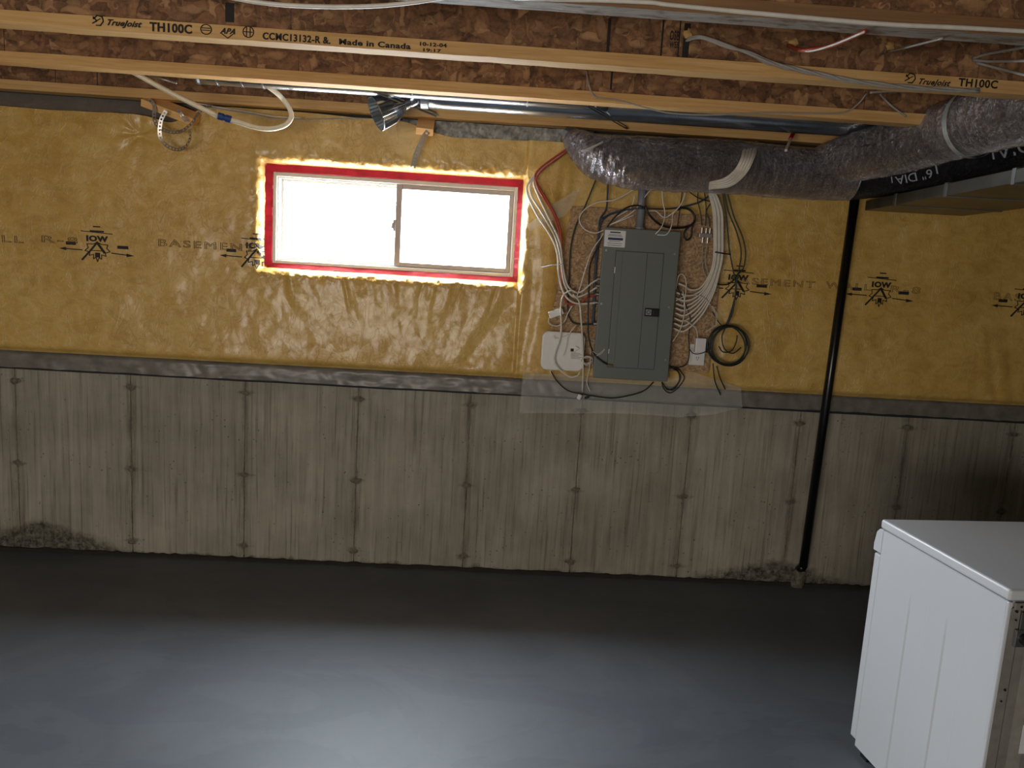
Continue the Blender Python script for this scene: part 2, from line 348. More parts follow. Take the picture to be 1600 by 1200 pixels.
# ------------------------------------------------------------------ setting
XL, XR, YF, ZT = -1.3, 6.4, -6.5, 2.735
def struct(mb, name, mat, **k): return tag(mb.build(name, mat, **k), kind='structure')
struct(MB().box((XL, YF, -.12), (XR, .2, 0)), 'floor', M['floor'])
struct(MB().box((XL, YF, ZT), (XR, .2, ZT + .02)), 'ceiling', M['osb_deck'])
struct(MB().box((XL - .12, YF, -.12), (XL, .2, ZT)), 'wall_left', M['wallpaint'])
struct(MB().box((XR, YF, -.12), (XR + .12, .2, ZT)), 'wall_right', M['wallpaint'])
struct(MB().box((XL, YF - .12, -.12), (XR, YF, ZT)), 'wall_front', M['wallpaint'])
OX0, OX1, OZ0, OZ1 = 1.318, 2.652, 1.632, 2.150
wb = MB()
y0, y1 = .014, .135
wb.box((XL, y0, 2.42), (XR, y1, ZT)).box((XL, y0, 0), (OX0, y1, 2.42)).box((OX1, y0, 0), (XR, y1, 2.42)).box((OX0, y0, 0), (OX1, y1, OZ0)).box((OX0, y0, OZ1), (OX1, y1, 2.42))
wall = struct(wb, 'wall_back', M['joint'])
# poured concrete: one slab per two-foot form panel, joints between them
def slab(x0, x1, z0, z1, seed):
    nx, nz = 28, 50; mb = MB(); V = []
    for j in range(nz + 1):
        for i in range(nx + 1):
            u, w = i / nx, j / nz
            x = x0 + (x1 - x0) * u; z = z0 + (z1 - z0) * w
            if i in (0, nx): x += .0025 * float(fbm(z * 14, seed * 3.3 + i))
            y = .0012 * float(fbm(x * 14, z * 3, seed, 3))
            V.append((x, y, z))
    Fs = [(j * (nx + 1) + i, j * (nx + 1) + i + 1, (j + 1) * (nx + 1) + i + 1, (j + 1) * (nx + 1) + i) for j in range(nz) for i in range(nx)]
    n = len(V); rim = [i for i in range(nx + 1)] + [j * (nx + 1) + nx for j in range(1, nz + 1)] + [nz * (nx + 1) + i for i in range(nx - 1, -1, -1)] + [j * (nx + 1) for j in range(nz - 1, 0, -1)]
    for r in rim: V.append((V[r][0], .013, V[r][2]))
    m = len(rim)
    Fs += [(rim[k], rim[(k + 1) % m], n + (k + 1) % m, n + k) for k in range(m)]
    return mb.add(V, Fs)
for k in range(-3, 11):
    a, b = max(XL, k * .61 + .0025), min(XR, (k + 1) * .61 - .0025)
    if b - a < .05: continue
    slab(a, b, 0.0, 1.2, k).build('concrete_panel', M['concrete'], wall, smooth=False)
up = MB(); up.box((XL, .002, 1.2), (OX0, .013, 2.42)).box((OX1, .002, 1.2), (XR, .013, 2.42)).box((OX0, .002, 1.2), (OX1, .013, OZ0)).box((OX0, .002, OZ1), (OX1, .013, 2.42))
up.build('upper_concrete', M['mortar'], wall)
ml = MB(); nx_ = 150; nz_2 = 12; V = []
for j in range(nz_2 + 1):
    for i in range(nx_ + 1):
        x = 2.02 + .98 * i / nx_; z = 2.30 + .12 * j / nz_2
        V.append((x, -.050 + .018 * float(fbm(x * 22, z * 22, 61)) + .010 * float(vnoise(x * 70, z * 70, 62)), z))
ml.add(V, [(j * (nx_ + 1) + i, j * (nx_ + 1) + i + 1, (j + 1) * (nx_ + 1) + i + 1, (j + 1) * (nx_ + 1) + i) for j in range(nz_2) for i in range(nx_)])
ml.build('mortar_ledge', M['mortar'], wall)
def lump(c, r, seed, sq=(1, .3, .6), n=10):
    bm = bmesh.new(); bmesh.ops.create_icosphere(bm, subdivisions=2, radius=1)
    rr = random.Random(seed); V = []
    for q in bm.verts:
        d = 1 + rr.uniform(-.35, .35); V.append((c[0] + q.co.x * r * sq[0] * d, c[1] + q.co.y * r * sq[1], c[2] + q.co.z * r * sq[2] * d))
    Fs = [tuple(v.index for v in f.verts) for f in bm.faces]; bm.free(); return V, Fs
for k in range(-2, 11):
    for ti, z in enumerate((.948, .492, .082)):
        V, Fs = lump((k * .61 + R_.uniform(-.004, .004), .003, z + R_.uniform(-.008, .008)), R_.uniform(.022, .032), k * 7 + ti + 50)
        MB().add(V, Fs).build('form_tie', M['tie'], wall)
    # concrete fin left standing in the joint
    pts = [(k * .61 + .003 * float(fbm(z * 9, k)), .004, z) for z in np.linspace(.03, 1.12, 60)]
    MB().tube(pts, .004, 5, rfun=lambda i, kk, th: .0026 + .0022 * (hashn(i, kk, k))).build('joint_fin', M['tie'], wall)
# rough dark bead along the gap where wall and floor meet
xs = np.linspace(XL, XR, 700)
bead = [(x, -.004, .006) for x in xs]
struct(MB().tube(bead, .01, 6, rfun=lambda i, k, th: .009 + .011 * max(0, float(vnoise(i * .35, k * .7, 3)) + .25)), 'trim_1', M['gap'])

# ------------------------------------------------------------------ window
win = empty('window_1', (1.985, .05, 1.64), kind='structure')
def ring(mb, x0, x1, z0, z1, w, y0, y1, wl=None, wr=None, wt=None, wbm=None):
    wl = wl or w; wr = wr or w; wt = wt or w; wbm = wbm or w
    mb.box((x0, y0, z0), (x0 + wl, y1, z1)).box((x1 - wr, y0, z0), (x1, y1, z1))
    mb.box((x0 + wl, y0, z1 - wt), (x1 - wr, y1, z1)).box((x0 + wl, y0, z0), (x1 - wr, y1, z0 + wbm)); return mb
part(ring(MB(), 1.352, 2.634, 1.647, 2.122, .022, .0, .075), 'frame', M['vinyl'], win, bevel=.003)
part(ring(MB(), 1.374, 2.612, 1.669, 2.100, .008, .018, .06), 'frame_track', M['vinyl'], win)
part(ring(MB(), 1.385, 2.010, 1.674, 2.095, .016, .042, .062, wr=.02), 'fixed_sash', M['vinyl'], win, bevel=.002)
s_ = part(ring(MB(), 1.992, 2.610, 1.672, 2.098, .024, .010, .034, wl=.033), 'sliding_sash', M['sash'], win, bevel=.003)
part(MB().box((1.982, .002, 1.855), (1.995, .014, 1.915)).box((1.974, .004, 1.868), (1.984, .010, 1.900)), 'sash_latch', M['sash'], s_, bevel=.002)
part(MB().box((1.400, .050, 1.690), (1.992, .054, 2.080)), 'pane', M['glass'], win)
part(MB().box((2.017, .020, 1.694), (2.588, .024, 2.076)), 'pane', M['glass'], win)
def tape_band(x0, z0, x1, z1, w, seed, vertical):
    mb = MB(); n = 46; V = []
    for i in range(n + 1):
        u = i / n; j = .005 * float(fbm(i * .4, seed)) ; y = -.008 - .004 * float(fbm(i * .7, seed + 5))
        if vertical: V += [(x0 - w + j, y - .012, z0 + (z1 - z0) * u), (x0, y + .004, z0 + (z1 - z0) * u), (x0 + .006, .004, z0 + (z1 - z0) * u)] if w > 0 else [(x0 - w + j, y - .012, z0 + (z1 - z0) * u), (x0, y + .004, z0 + (z1 - z0) * u), (x0 - .006, .004, z0 + (z1 - z0) * u)]
        else: V += [(x0 + (x1 - x0) * u, y - .012, z0 + w + j), (x0 + (x1 - x0) * u, y + .004, z0), (x0 + (x1 - x0) * u, .004, z0 - (.006 if w > 0 else -.006))]
    Fs = []
    for i in range(n):
        for k in range(2): Fs.append((i * 3 + k, i * 3 + k + 1, i * 3 + k + 4, i * 3 + k + 3))
    return mb.add(V, Fs)
for nm, args in (('top', (1.325, 2.124, 2.652, 2.124, .034, 1, False)), ('bottom', (1.33, 1.650, 2.652, 1.650, -.022, 2, False)),
                 ('left', (1.354, 1.635, 1.354, 2.15, .034, 3, True)), ('right', (2.632, 1.635, 2.632, 2.15, -.022, 4, True))):
    part(tape_band(*args), 'red_tape', M['red'], win)
# buck lining between concrete and frame
part(ring(MB(), OX0 - .002, OX1 + .002, OZ0 - .002, OZ1 + .002, .012, .012, .135), 'window_buck', M['lumber'], win)

# ------------------------------------------------------------------ insulation blanket
BX0, BX1, BZ0, BZ1 = 1.322, 2.652, 1.630, 2.156
def ztop(x):
    x = np.asarray(x, float)
    t = 2.346 - .030 * np.exp(-((x - .86) / .10) ** 2) + .012 * fbm(x * 2.2, 3.0) + .068 * sstep(.85, 1.1, x) * (1 - sstep(1.95, 2.3, x))
    return t + .06 * sstep(2.85, 3.0, x)
def blanket_h(x, z):
    x = np.asarray(x, float); z = np.asarray(z, float)
    h = .078 + .016 * fbm(x * 1.3, z * 1.3, 1) + .010 * fbm(x * 4, z * 3, 2) + .003 * fbm(x * 16, z * 12, 5, 3)
    # gathers hanging from the sill
    inw = sstep(1.3, 1.42, x) * (1 - sstep(2.6, 2.68, x))
    fall = inw * (1 - sstep(0, .34, 1.63 - z)) * (z < 1.64)
    xw = x + (1.63 - z) * (.35 * (x - 2.1) + .45 * vnoise(x * 5, 0 * z, 9)) + .012 * vnoise(x * 9, z * 10, 8)
    ln = sstep(.0, .05, 1.63 - z) * 0 + np.clip(vnoise(x * 13, 0 * z, 44) * 2 + .75, 0, 1.4)
    h = h + fall * ln * (.018 * (np.abs(vnoise(xw * 17, z * 2.5, 11)) * 2 - .4) + .007 * vnoise(xw * 44, z * 4, 12))
    # gathers above the head, near its ends
    fall2 = sstep(1.3, 1.4, x) * (1 - sstep(2.6, 2.68, x)) * (1 - sstep(0, .12, z - 2.156)) * (z > 2.14)
    h = h + fall2 * .012 * vnoise((x + (z - 2.156) * .8) * 24, z * 2, 14)
    # long diagonal drapes
    dg = sstep(2.0, 2.35, x) * (1 - sstep(2.64, 2.68, x)) * sstep(1.12, 1.2, z) * (1 - sstep(1.45, 1.6, z))
    h = h + dg * .020 * vnoise((x + (z - 1.1) * -.6) * 11, (z + x) * .8, 17)
    sl = (1 - sstep(0, .25, z - 1.12))
    h = h + sl * .012 * np.abs(vnoise((x - .35 * (z - 1.1)) * 9, z * 2, 19))
    rt = sstep(3.75, 3.9, x) * (1 - sstep(1.3, 1.75, z))
    h = h + rt * .016 * np.abs(vnoise((x + .28 * (z - 1.1)) * 11, z * 1.2, 23))
    # overlap of two sheets right of the window, with upright pleats beside the board
    h = h + .018 * sstep(2.655, 2.675, x) * (1 - sstep(2.86, 2.92, x))
    pl = sstep(2.66, 2.70, x) * (1 - sstep(2.84, 2.90, x))
    h = h + pl * .030 * vnoise((x + .02 * np.sin(z * 7)) * 17, z * 1.5, 27)
    # flat behind the panel board
    bd = sstep(2.80, 2.90, x) * (1 - sstep(3.70, 3.80, x)) * sstep(1.16, 1.25, z) * (1 - sstep(2.02, 2.12, z))
    h = h * (1 - bd) + .066 * bd
    # pucker high on the left
    r = np.hypot(x - .70, (z - 2.255)); th = np.arctan2(z - 2.255, x - .70)
    h = h - .02 * np.exp(-(r / .05) ** 2) + .006 * np.exp(-(r / .14) ** 2) * np.cos(th * 7)
    # tuck at the bottom and around the window
    h = h - .035 * np.exp(-((z - 1.117) / .018) ** 2)
    dx = np.maximum(np.maximum(BX0 - x, x - BX1), 0); dz = np.maximum(np.maximum(BZ0 - z, z - BZ1), 0); d = np.hypot(dx, dz)
    rw = .042 + .016 * vnoise(x * 16, z * 16, 51)
    k = np.sqrt(np.clip(1 - (1 - np.clip(d / rw, 0, 1)) ** 2, 0, 1))
    pk = np.exp(-((d - .02) / .03) ** 2) * (vnoise(x * 34 + z * 9, z * 30, 53) + .6 * vnoise(x * 80, z * 70, 54))
    h = -.004 + (h + .004) * k + .016 * pk * (d < .12) * np.clip(d / .006, 0, 1)
    return h
def seg(a, b, st): return list(np.linspace(a, b, max(2, int(round((b - a) / st)) + 1)))[:-1]
gx = seg(XL, 1.1, .012) + seg(1.1, BX0 - .06, .008) + seg(BX0 - .06, BX0, .005) + seg(BX0, BX1, .0065) + seg(BX1, BX1 + .06, .005) + seg(BX1 + .06, 4.4, .009) + seg(4.4, XR, .014) + [XR]
gv0 = seg(0, 1, 1 / 58.)         # below the sill
zz_low = [1.117 + (BZ0 - .06 - 1.117) * t for t in gv0] + seg(BZ0 - .06, BZ0, .005)
zz_mid = seg(BZ0, BZ1, .0085)
nlow, nmid = len(zz_low), len(zz_mid)
gx = np.array(gx)
rows = []
for z in zz_low + zz_mid: rows.append(np.full(len(gx), z))
for t in list(np.linspace(0, 1, 36)):
    rows.append(BZ1 + (ztop(gx) - BZ1) * (t ** 1.15))
Zg = np.array(rows); Xg = np.tile(gx, (len(rows), 1)); Yg = -blanket_h(Xg, Zg)
nr, nc = Zg.shape
V = np.stack([Xg, Yg, Zg], -1).reshape(-1, 3)
keep = []
xc = (gx[:-1] + gx[1:]) / 2
for j in range(nr - 1):
    inz = nlow <= j < nlow + nmid
    for i in range(nc - 1):
        if inz and BX0 < xc[i] < BX1: continue
        keep.append((j * nc + i, j * nc + i + 1, (j + 1) * nc + i + 1, (j + 1) * nc + i))
blk = empty('insulation_blanket', (2.5, -.05, 1.117), 'yellow vinyl-faced fibreglass insulation blanket hung over the upper back wall', 'insulation')
def raw_mesh(name, V, Fs, mat, parent, smooth=True):
    me = bpy.data.meshes.new(name); me.from_pydata(V.tolist() if hasattr(V, 'tolist') else V, [], Fs); me.materials.append(mat)
    if smooth: me.polygons.foreach_set('use_smooth', [True] * len(me.polygons))
    o = bpy.data.objects.new(name, me); COL.objects.link(o)
    if parent is not None: o.parent = parent; o.matrix_parent_inverse = parent.matrix_basis.inverted()
    return o
raw_mesh('blanket_face', V, keep, M['blanket'], blk)
# grey hem below it
hz = np.linspace(1.028, 1.122, 12); hx = np.arange(XL, XR, .012)
HX, HZ = np.meshgrid(hx, hz)
HY = -(.040 + .010 * fbm(HX * 6, HZ * 20, 31) + .010 * np.abs(vnoise((HX + .5 * (HZ - 1)) * 16, HZ * 4, 33)) - .020 * sstep(1.06, 1.028, HZ) * 0 - .02 * np.exp(-((HZ - 1.122) / .012) ** 2))
hzz = HZ + .004 * fbm(HX * 3, HZ * 0, 35) + (HZ < 1.06) * .004 * vnoise(HX * 20, HZ * 0, 36)
Vh = np.stack([HX, HY, hzz], -1).reshape(-1, 3); nh = len(hx)
Fh = [(j * nh + i, j * nh + i + 1, (j + 1) * nh + i + 1, (j + 1) * nh + i) for j in range(len(hz) - 1) for i in range(nh - 1)]
raw_mesh('hem', Vh, Fh, M['hem'], blk)
part(MB().tube([(x, -.022 - .006 * float(vnoise(x * 4, 0, 5)), 1.026 + .003 * float(vnoise(x * 5, 1, 8))) for x in np.arange(XL, XR, .04)], .013, 6), 'hem_fold', M['hemline'], blk, smooth=True)
# grey vapour sheet tucked above the blanket on the left
def sheet(name, x0, x1, z0f, z1f, yf, mat, parent, nx=90, nz=14):
    V = []
    for j in range(nz + 1):
        for i in range(nx + 1):
            x = x0 + (x1 - x0) * i / nx; a, b = z0f(x), z1f(x); z = a + (b - a) * j / nz
            V.append((x, yf(x, z), z))
    Fs = [(j * (nx + 1) + i, j * (nx + 1) + i + 1, (j + 1) * (nx + 1) + i + 1, (j + 1) * (nx + 1) + i) for j in range(nz) for i in range(nx)]
    return raw_mesh(name, V, Fs, mat, parent)
sheet('vapour_sheet', XL, 1.0, lambda x: 2.322 - .05 * math.exp(-((x - .9) / .12) ** 2), lambda x: 2.425, lambda x, z: -.046 + .04 * (z - 2.33) / .1 - .02 * float(fbm(x * 5, z * 6, 41)), M['film_grey'], blk)

# ---- print on the blanket, draped on its surface
def text_verts(body, size, outline=None, shear=0, spacing=1.0, bold=0):
    c = bpy.data.curves.new('t', 'FONT'); c.body = body; c.size = size; c.shear = shear; c.space_character = spacing; c.resolution_u = 3; c.offset = bold
    if outline: c.fill_mode = 'NONE'; c.bevel_depth = outline; c.bevel_resolution = 0
    o = bpy.data.objects.new('t', c); COL.objects.link(o); bpy.context.view_layer.update()
    me = bpy.data.meshes.new_from_object(o.evaluated_get(bpy.context.evaluated_depsgraph_get()))
    V = [tuple(v.co) for v in me.vertices]; Fs = [tuple(p.vertices) for p in me.polygons]
    bpy.data.objects.remove(o); bpy.data.curves.remove(c); bpy.data.meshes.remove(me); return V, Fs
def drape(V, Fs, x0, z0, name, mat, parent, sx=1, sz=1, flip=False):
    s = -1 if flip else 1
    P = np.array([(x0 + s * v[0] * sx, z0 + s * v[1] * sz) for v in V])
    Y = -blanket_h(P[:, 0], P[:, 1]) - .0025
    Yo = np.array([v[2] for v in V])
    return raw_mesh(name, np.stack([P[:, 0], Y - np.abs(Yo) * .5, P[:, 1]], -1), Fs, mat, parent, False)
def stroke(pts, w, closed=False):
    V = []; Fs = []
    n = len(pts); segs = [(pts[i], pts[(i + 1) % n]) for i in range(n if closed else n - 1)]
    for a, b in segs:
        L = math.hypot(b[0] - a[0], b[1] - a[1]) or 1e-6; k = max(1, int(L / .012)); nx, ny = -(b[1] - a[1]) / L * w / 2, (b[0] - a[0]) / L * w / 2
        ex, ey = (b[0] - a[0]) / L * w * .3, (b[1] - a[1]) / L * w * .3
        base = len(V)
        for i in range(k + 1):
            t = i / k; px, py = a[0] + (b[0] - a[0]) * t, a[1] + (b[1] - a[1]) * t
            if i == 0: px -= ex; py -= ey
            if i == k: px += ex; py += ey
            V += [(px + nx, py + ny, 0), (px - nx, py - ny, 0)]
        for i in range(k): Fs.append((base + 2 * i, base + 2 * i + 1, base + 2 * i + 3, base + 2 * i + 2))
    return V, Fs
def merge(*L):
    V = []; Fs = []
    for v, f in L:
        n = len(V); V += v; Fs += [tuple(i + n for i in q) for q in f]
    return V, Fs
LEAF = [(-.004, .045), (-.02, .037), (-.052, .036), (-.046, .018), (-.062, .002), (-.038, -.006), (-.042, -.022), (-.020, -.016), (-.020, -.038), (-.008, -.030), (0, -.052), (.008, -.030), (.020, -.038), (.020, -.016), (.042, -.022), (.038, -.006), (.062, .002), (.046, .018), (.052, .036), (.02, .037), (.004, .045)]
def tri(a, b, c): return [(a[0], a[1], 0), (b[0], b[1], 0), (c[0], c[1], 0)], [(0, 1, 2)]
def rect(x0, y0, x1, y1):
    n = max(1, int((x1 - x0) / .01)); V = []; 
    for i in range(n + 1): x = x0 + (x1 - x0) * i / n; V += [(x, y0, 0), (x, y1, 0)]
    return V, [(2 * i, 2 * i + 2, 2 * i + 3, 2 * i + 1) for i in range(n)]
def logo(px, py, right=True, left=True):
    p = W(px, py, -.08); x, z = p[0], p[2]
    tv, tf = text_verts('IOW', .05, bold=.0028, spacing=1.1)
    w = max(v[0] for v in tv); tv = [((v[0] - w / 2) * .95, v[1] * .75 + .052, 0) for v in tv]
    L = [stroke(LEAF, .0042, True), stroke([(-.075, -.045), (-.002, .044)], .009), stroke([(-.002, .046), (.034, -.004)], .012),
         stroke([(-.03, .004), (.03, .004)], .004), rect(-.012, -.03, .012, -.006), (tv, tf), rect(-.035, .098, .035, .106), stroke([(-.078, .100), (.078, .092)], .004), rect(-.018, .122, .018, .128)]
    if left: L += [stroke([(-.075, .004), (-.16, .006)], .005), tri((-.155, .014), (-.19, .006), (-.155, -.003)), rect(-.155, .026, -.105, .042)]
    if right: L += [stroke([(.07, -.004), (.15, -.010)], .005), tri((.145, -.002), (.185, -.012), (.145, -.020)), rect(.10, .020, .155, .036)]
    drape(*merge(*L), x, z, 'printed_emblem', M['ink'], blk)
logo(152, 393); logo(400, 404, right=False); logo(1152, 453); logo(1375, 464); logo(1603, 482)
def faint(txt, pxa, pxb, py, h=.055, zoff=0):
    a = W(pxa, py, -.08); b = W(pxb, py + (pxb - pxa) * .06, -.08)
    V, Fs = text_verts(txt, .07, outline=.0012, spacing=1.25)
    w = max(v[0] for v in V); drape(V, Fs, a[0], a[2], 'printed_words', M['ink_faint'], blk, sx=(b[0] - a[0]) / w, sz=h / .05)
faint('BASEMENT', 246, 398, 384, .036); faint('WALL', -60, 38, 374, .034); faint('R-8', 64, 122, 378, .034)
faint('BASEMENT', 1140, 1272, 442, .034); faint('WALL', 1290, 1360, 450, .034); faint('R-8', 1390, 1438, 456, .034); faint('BASEMENT', 1551, 1680, 468, .040)

# ------------------------------------------------------------------ joists
JB, JS, JW = -.056, .61, .076
def joist(i, label, mat):
    yr = JB - i * JS; yf = yr - JW; ym = (yr + yf) / 2; z0 = 2.422; hf = .044
    e = empty('floor_joist', ((XL + XR) / 2, ym, z0), label, 'joist', 'floor joists overhead')
    def flange(za, zb):
        n = 180; V = []; Fs = []
        for k in range(n + 1):
            x = XL + (XR - XL) * k / n
            j = [.0016 * float(fbm(k * .5, i + q * 2.0, q)) for q in range(4)]
            V += [(x, yf + j[0], za + j[1]), (x, yr + j[2], za + j[3]), (x, yr, zb), (x, yf, zb)]
        for k in range(n):
            for q in range(4): Fs.append((4 * k + q, 4 * k + (q + 1) % 4, 4 * k + 4 + (q + 1) % 4, 4 * k + 4 + q))
        Fs += [(0, 1, 2, 3), tuple(4 * n + q for q in (3, 2, 1, 0))]
        return MB().add(V, Fs)
    fl = part(flange(z0, z0 + hf), 'bottom_flange', M['flange_dark'] if i == 3 else mat, e)
    if i == 3:          # only its underside is whitewashed
        fl.data.materials.append(mat)
        for p in fl.data.polygons:
            if p.normal.z < -.7: p.material_index = 1
    part(MB().box((XL, yf, 2.69), (XR, yr, ZT)), 'top_flange', M['flange'], e)
    # web in lengths with butt joints
    cuts = [XL] + [x for x in (.31 + .12 * i, 1.53 + .12 * i, 2.75 + .12 * i, 3.97 + .12 * i, 5.19 + .12 * i) if XL < x < XR] + [XR]
    for a, b in zip(cuts[:-1], cuts[1:]):
        part(MB().box((a + .0015, ym - .006, z0 + hf - .01), (b - .0015, ym + .006, 2.70)), 'web', M['osb_web'], e)
    return e
JL = ['wooden I-joist closest to the back wall, lowest in the photo', 'wooden I-joist with the round metal duct just behind it', 'wooden I-joist with black maker stamps and a date on its lower flange',
      'wooden I-joist with a greyish-white underside near the top of the photo', 'wooden I-joist overhead, beyond the top edge of the photo and nearest to it', 'wooden I-joist out of frame above the viewer', 'wooden I-joist out of frame behind the viewer', 'wooden I-joist out of frame, second behind the viewer', 'wooden I-joist out of frame, third behind the viewer', 'wooden I-joist out of frame, fourth behind the viewer']
JO = [joist(i, JL[i], M['flange_grey'] if i == 3 else M['flange']) for i in range(6)]
def stamp(body, px, py, y, h, parent, wpx=None, shear=0, mat=None, dz=0):
    a = W(px, py, y - .001); V, Fs = text_verts(body, h / .7, shear=shear, bold=h * .045, spacing=1.08)
    w = max(v[0] for v in V) - min(v[0] for v in V)
    s = 1.0
    if wpx: b = W(px + wpx, py, y - .001); s = (b[0] - a[0]) / w
    raw_mesh('stamp_text', [(a[0] + v[0] * s, y - .001 - .0005, a[2] + v[1]) for v in V], Fs, mat or M['ink'], parent, False)
y3 = JB - 2 * JS - JW - .0015
def ring2(cx, cz, rx, rz, w, n=20):
    return stroke([(cx + rx * math.cos(2 * math.pi * k / n), cz + rz * math.sin(2 * math.pi * k / n)) for k in range(n)], w, True)
def mark(px, py, shapes, parent, y=y3):
    a = W(px, py, y); V, Fs = merge(*shapes)
    raw_mesh('stamp_mark', [(a[0] + v[0], y - .001, a[2] + v[1]) for v in V], Fs, M['ink'], parent, False)
def jlogo(px, py): mark(px, py, [stroke([(-.018, .006), (-.004, .018), (.012, .014), (.016, .0), (.006, -.014), (-.008, -.014)], .004), stroke([(-.018, .012), (-.006, .0), (-.02, -.008)], .004), stroke([(-.004, .002), (.006, .008)], .003)], JO[2])
jlogo(154, 33); stamp('TrueJoist', 165, 39, y3, .019, JO[2], 54, .45)
stamp('TH100C', 234, 48, y3, .028, JO[2], 66)
mark(322, 46, [ring2(0, 0, .018, .016, .003), stroke([(-.013, .004), (.013, .004)], .003), stroke([(-.013, -.003), (.013, -.003)], .003)], JO[2])
stamp('APA', 344, 52, y3, .018, JO[2], 24, .4)
mark(356, 51, [stroke([(-.022, -.004), (0, -.018), (.022, -.0)], .003)], JO[2])
mark(388, 50, [ring2(0, 0, .018, .018, .003), stroke([(-.006, .014), (-.006, -.014)], .003), stroke([(.006, .014), (.006, -.014)], .003), stroke([(-.014, 0), (.014, 0)], .003)], JO[2])
stamp('CCMC13132-R &.', 410, 61, y3, .022, JO[2], 106); stamp('Made in Canada', 529, 69, y3, .018, JO[2], 112)
stamp('10-12-04', 654, 71, y3, .012, JO[2], 42); stamp('19:17', 659, 80, y3, .010, JO[2], 28)
jlogo(1423, 123); stamp('TrueJoist', 1433, 131, y3, .019, JO[2], 50, .45); stamp('TH100C', 1497, 134, y3, .026, JO[2], 62)
# black stencil stripes on the webs
def stripe(px, y0p, y1p, w, i):
    y = JB - i * JS - JW / 2 - .0075
    a = W(px, y0p, y); b = W(px, y1p, y)
    part(MB().box((a[0], y, min(a[2], b[2])), (a[0] + w, y + .001, max(a[2], b[2]))), 'stencil_stripe', M['ink'], JO[i])
stripe(352, 4, 34, .03, 2); stripe(1070, 36, 92, .022, 2); stripe(1036, 30, 88, .006, 2); stripe(951, 28, 82, .010, 2); stripe(151, 110, 135, .004, 0); stripe(955, 112, 140, .008, 1)
stripe(1063, 32, 90, .004, 2)
stamp('OSB', 1046, 62, JB - 2 * JS - JW / 2 - .0065, .03, JO[2], 15); stamp('WEB', 1046, 74, JB - 2 * JS - JW / 2 - .0065, .02, JO[2], 15)

for hx_, hy_ in ((1075, 53), (1391, 72), (1240, 68)):
    c = W(hx_, hy_, JB - 2 * JS - JW / 2 - .008); V, Fs = lump(c, .016, hx_, (1, .5, 1)); MB().add(V, Fs).build('foam_plug', M['foam'], JO[2])
# spruce blocks below the first joist
def block(label, c, size, rot):
    m = Matrix.Translation(c) @ Matrix.Rotation(rot[2], 4, 'Z') @ Matrix.Rotation(rot[1], 4, 'Y') @ Matrix.Rotation(rot[0], 4, 'X')
    sx, sy, sz = [q / 2 for q in size]
    o = MB().box((-sx, -sy, -sz), (sx, sy, sz), m).build('wood_block', M['lumber'], bevel=.002); return tag(o, label, 'wood block')
c = W(268, 172, -.11); block('spruce block under the nearest-to-wall joist, beside the looped steel straps', c, (.27, .085, .038), (.5, .30, .0))
c = W(665, 198, -.09); block('short spruce block under the joist above the window', c, (.086, .13, .036), (.55, .06, .05))

# ------------------------------------------------------------------ metal ducts between joists
d = empty('round_duct', (2.0, -.38, 2.47), 'round galvanised duct with a seamed left end, behind the second joist', 'duct')
def ductpts(pa, pb, y): a = W(*pa, y); b = W(*pb, y); return a, b
a, b = ductpts((306, 118), (1350, 196), -.45)
nseg = [0, .02, .14, .30, .55, .8, 1.0]
zc = 2.500
A = np.array([1.15, -.515, 2.487]); B = np.array([3.0, -.50, 2.492])
part(MB().tube([A + (B - A) * t for t in np.linspace(.0, 1, 30)], .056, 28), 'duct_pipe', M['galv'], d, smooth=True)
for t in (.004, .05, .11, .16, .52, .8):
    p = A + (B - A) * t; q = A + (B - A) * (t + .003)
    part(MB().cyl(p, q, .0585, 28), 'duct_seam', M['galv_dull'], d, smooth=False)
p0 = W(652, 168, -.30); p1 = W(958, 186, -.30)
d2 = empty('branch_duct', p0, 'long round galvanised duct running from above the window to the right foil duct', 'duct')
A2 = np.array([2.14, -.33, 2.489]); B2 = np.array([4.36, -.33, 2.489])
part(MB().tube([A2 + (B2 - A2) * t for t in np.linspace(0, 1, 20)], .062, 28), 'duct_pipe', M['galv'], d2, smooth=True)
part(MB().cyl(A2 - np.array([.004, 0, 0]), A2 + np.array([.03, 0, 0]), .065, 28), 'duct_collar', M['galv_dull'], d2)
# fluted galvanised cone hanging from it
tip = W(634, 160, -.37); mouth = W(590, 177, -.42)
cn = empty('duct_boot', tip, 'fluted galvanised cone hanging mouth down above the window', 'duct boot')
ax = mouth - tip; L = np.linalg.norm(ax); n = 56
def flut(i, k, th):
    r = [.030, .036, .052, .068, .074, .078][i]
    return r + (.0028 * (1 if k % 2 else -1) if i >= 2 else 0)
ctr = [tip + ax * t for t in (-.1, .1, .3, .55, .8, 1.05)]
part(MB().tube(ctr, 1, n, cap=False, rfun=flut), 'fluted_shell', M['galv'], cn)
def flut_in(i, k, th): return flut(i, k, th) - .002
part(MB().tube(ctr, 1, n, cap=False, rfun=flut_in), 'inner_shell', M['galv_dull'], cn)
part(MB().tube([ctr[-1] - ax * .02, ctr[-1] + ax * .01], .080, 40, cap=False), 'rolled_rim', M['galv_dull'], cn)
part(MB().tube([tip - ax * .5, tip - ax * .05], .030, 20), 'neck', M['galv'], cn, smooth=True)
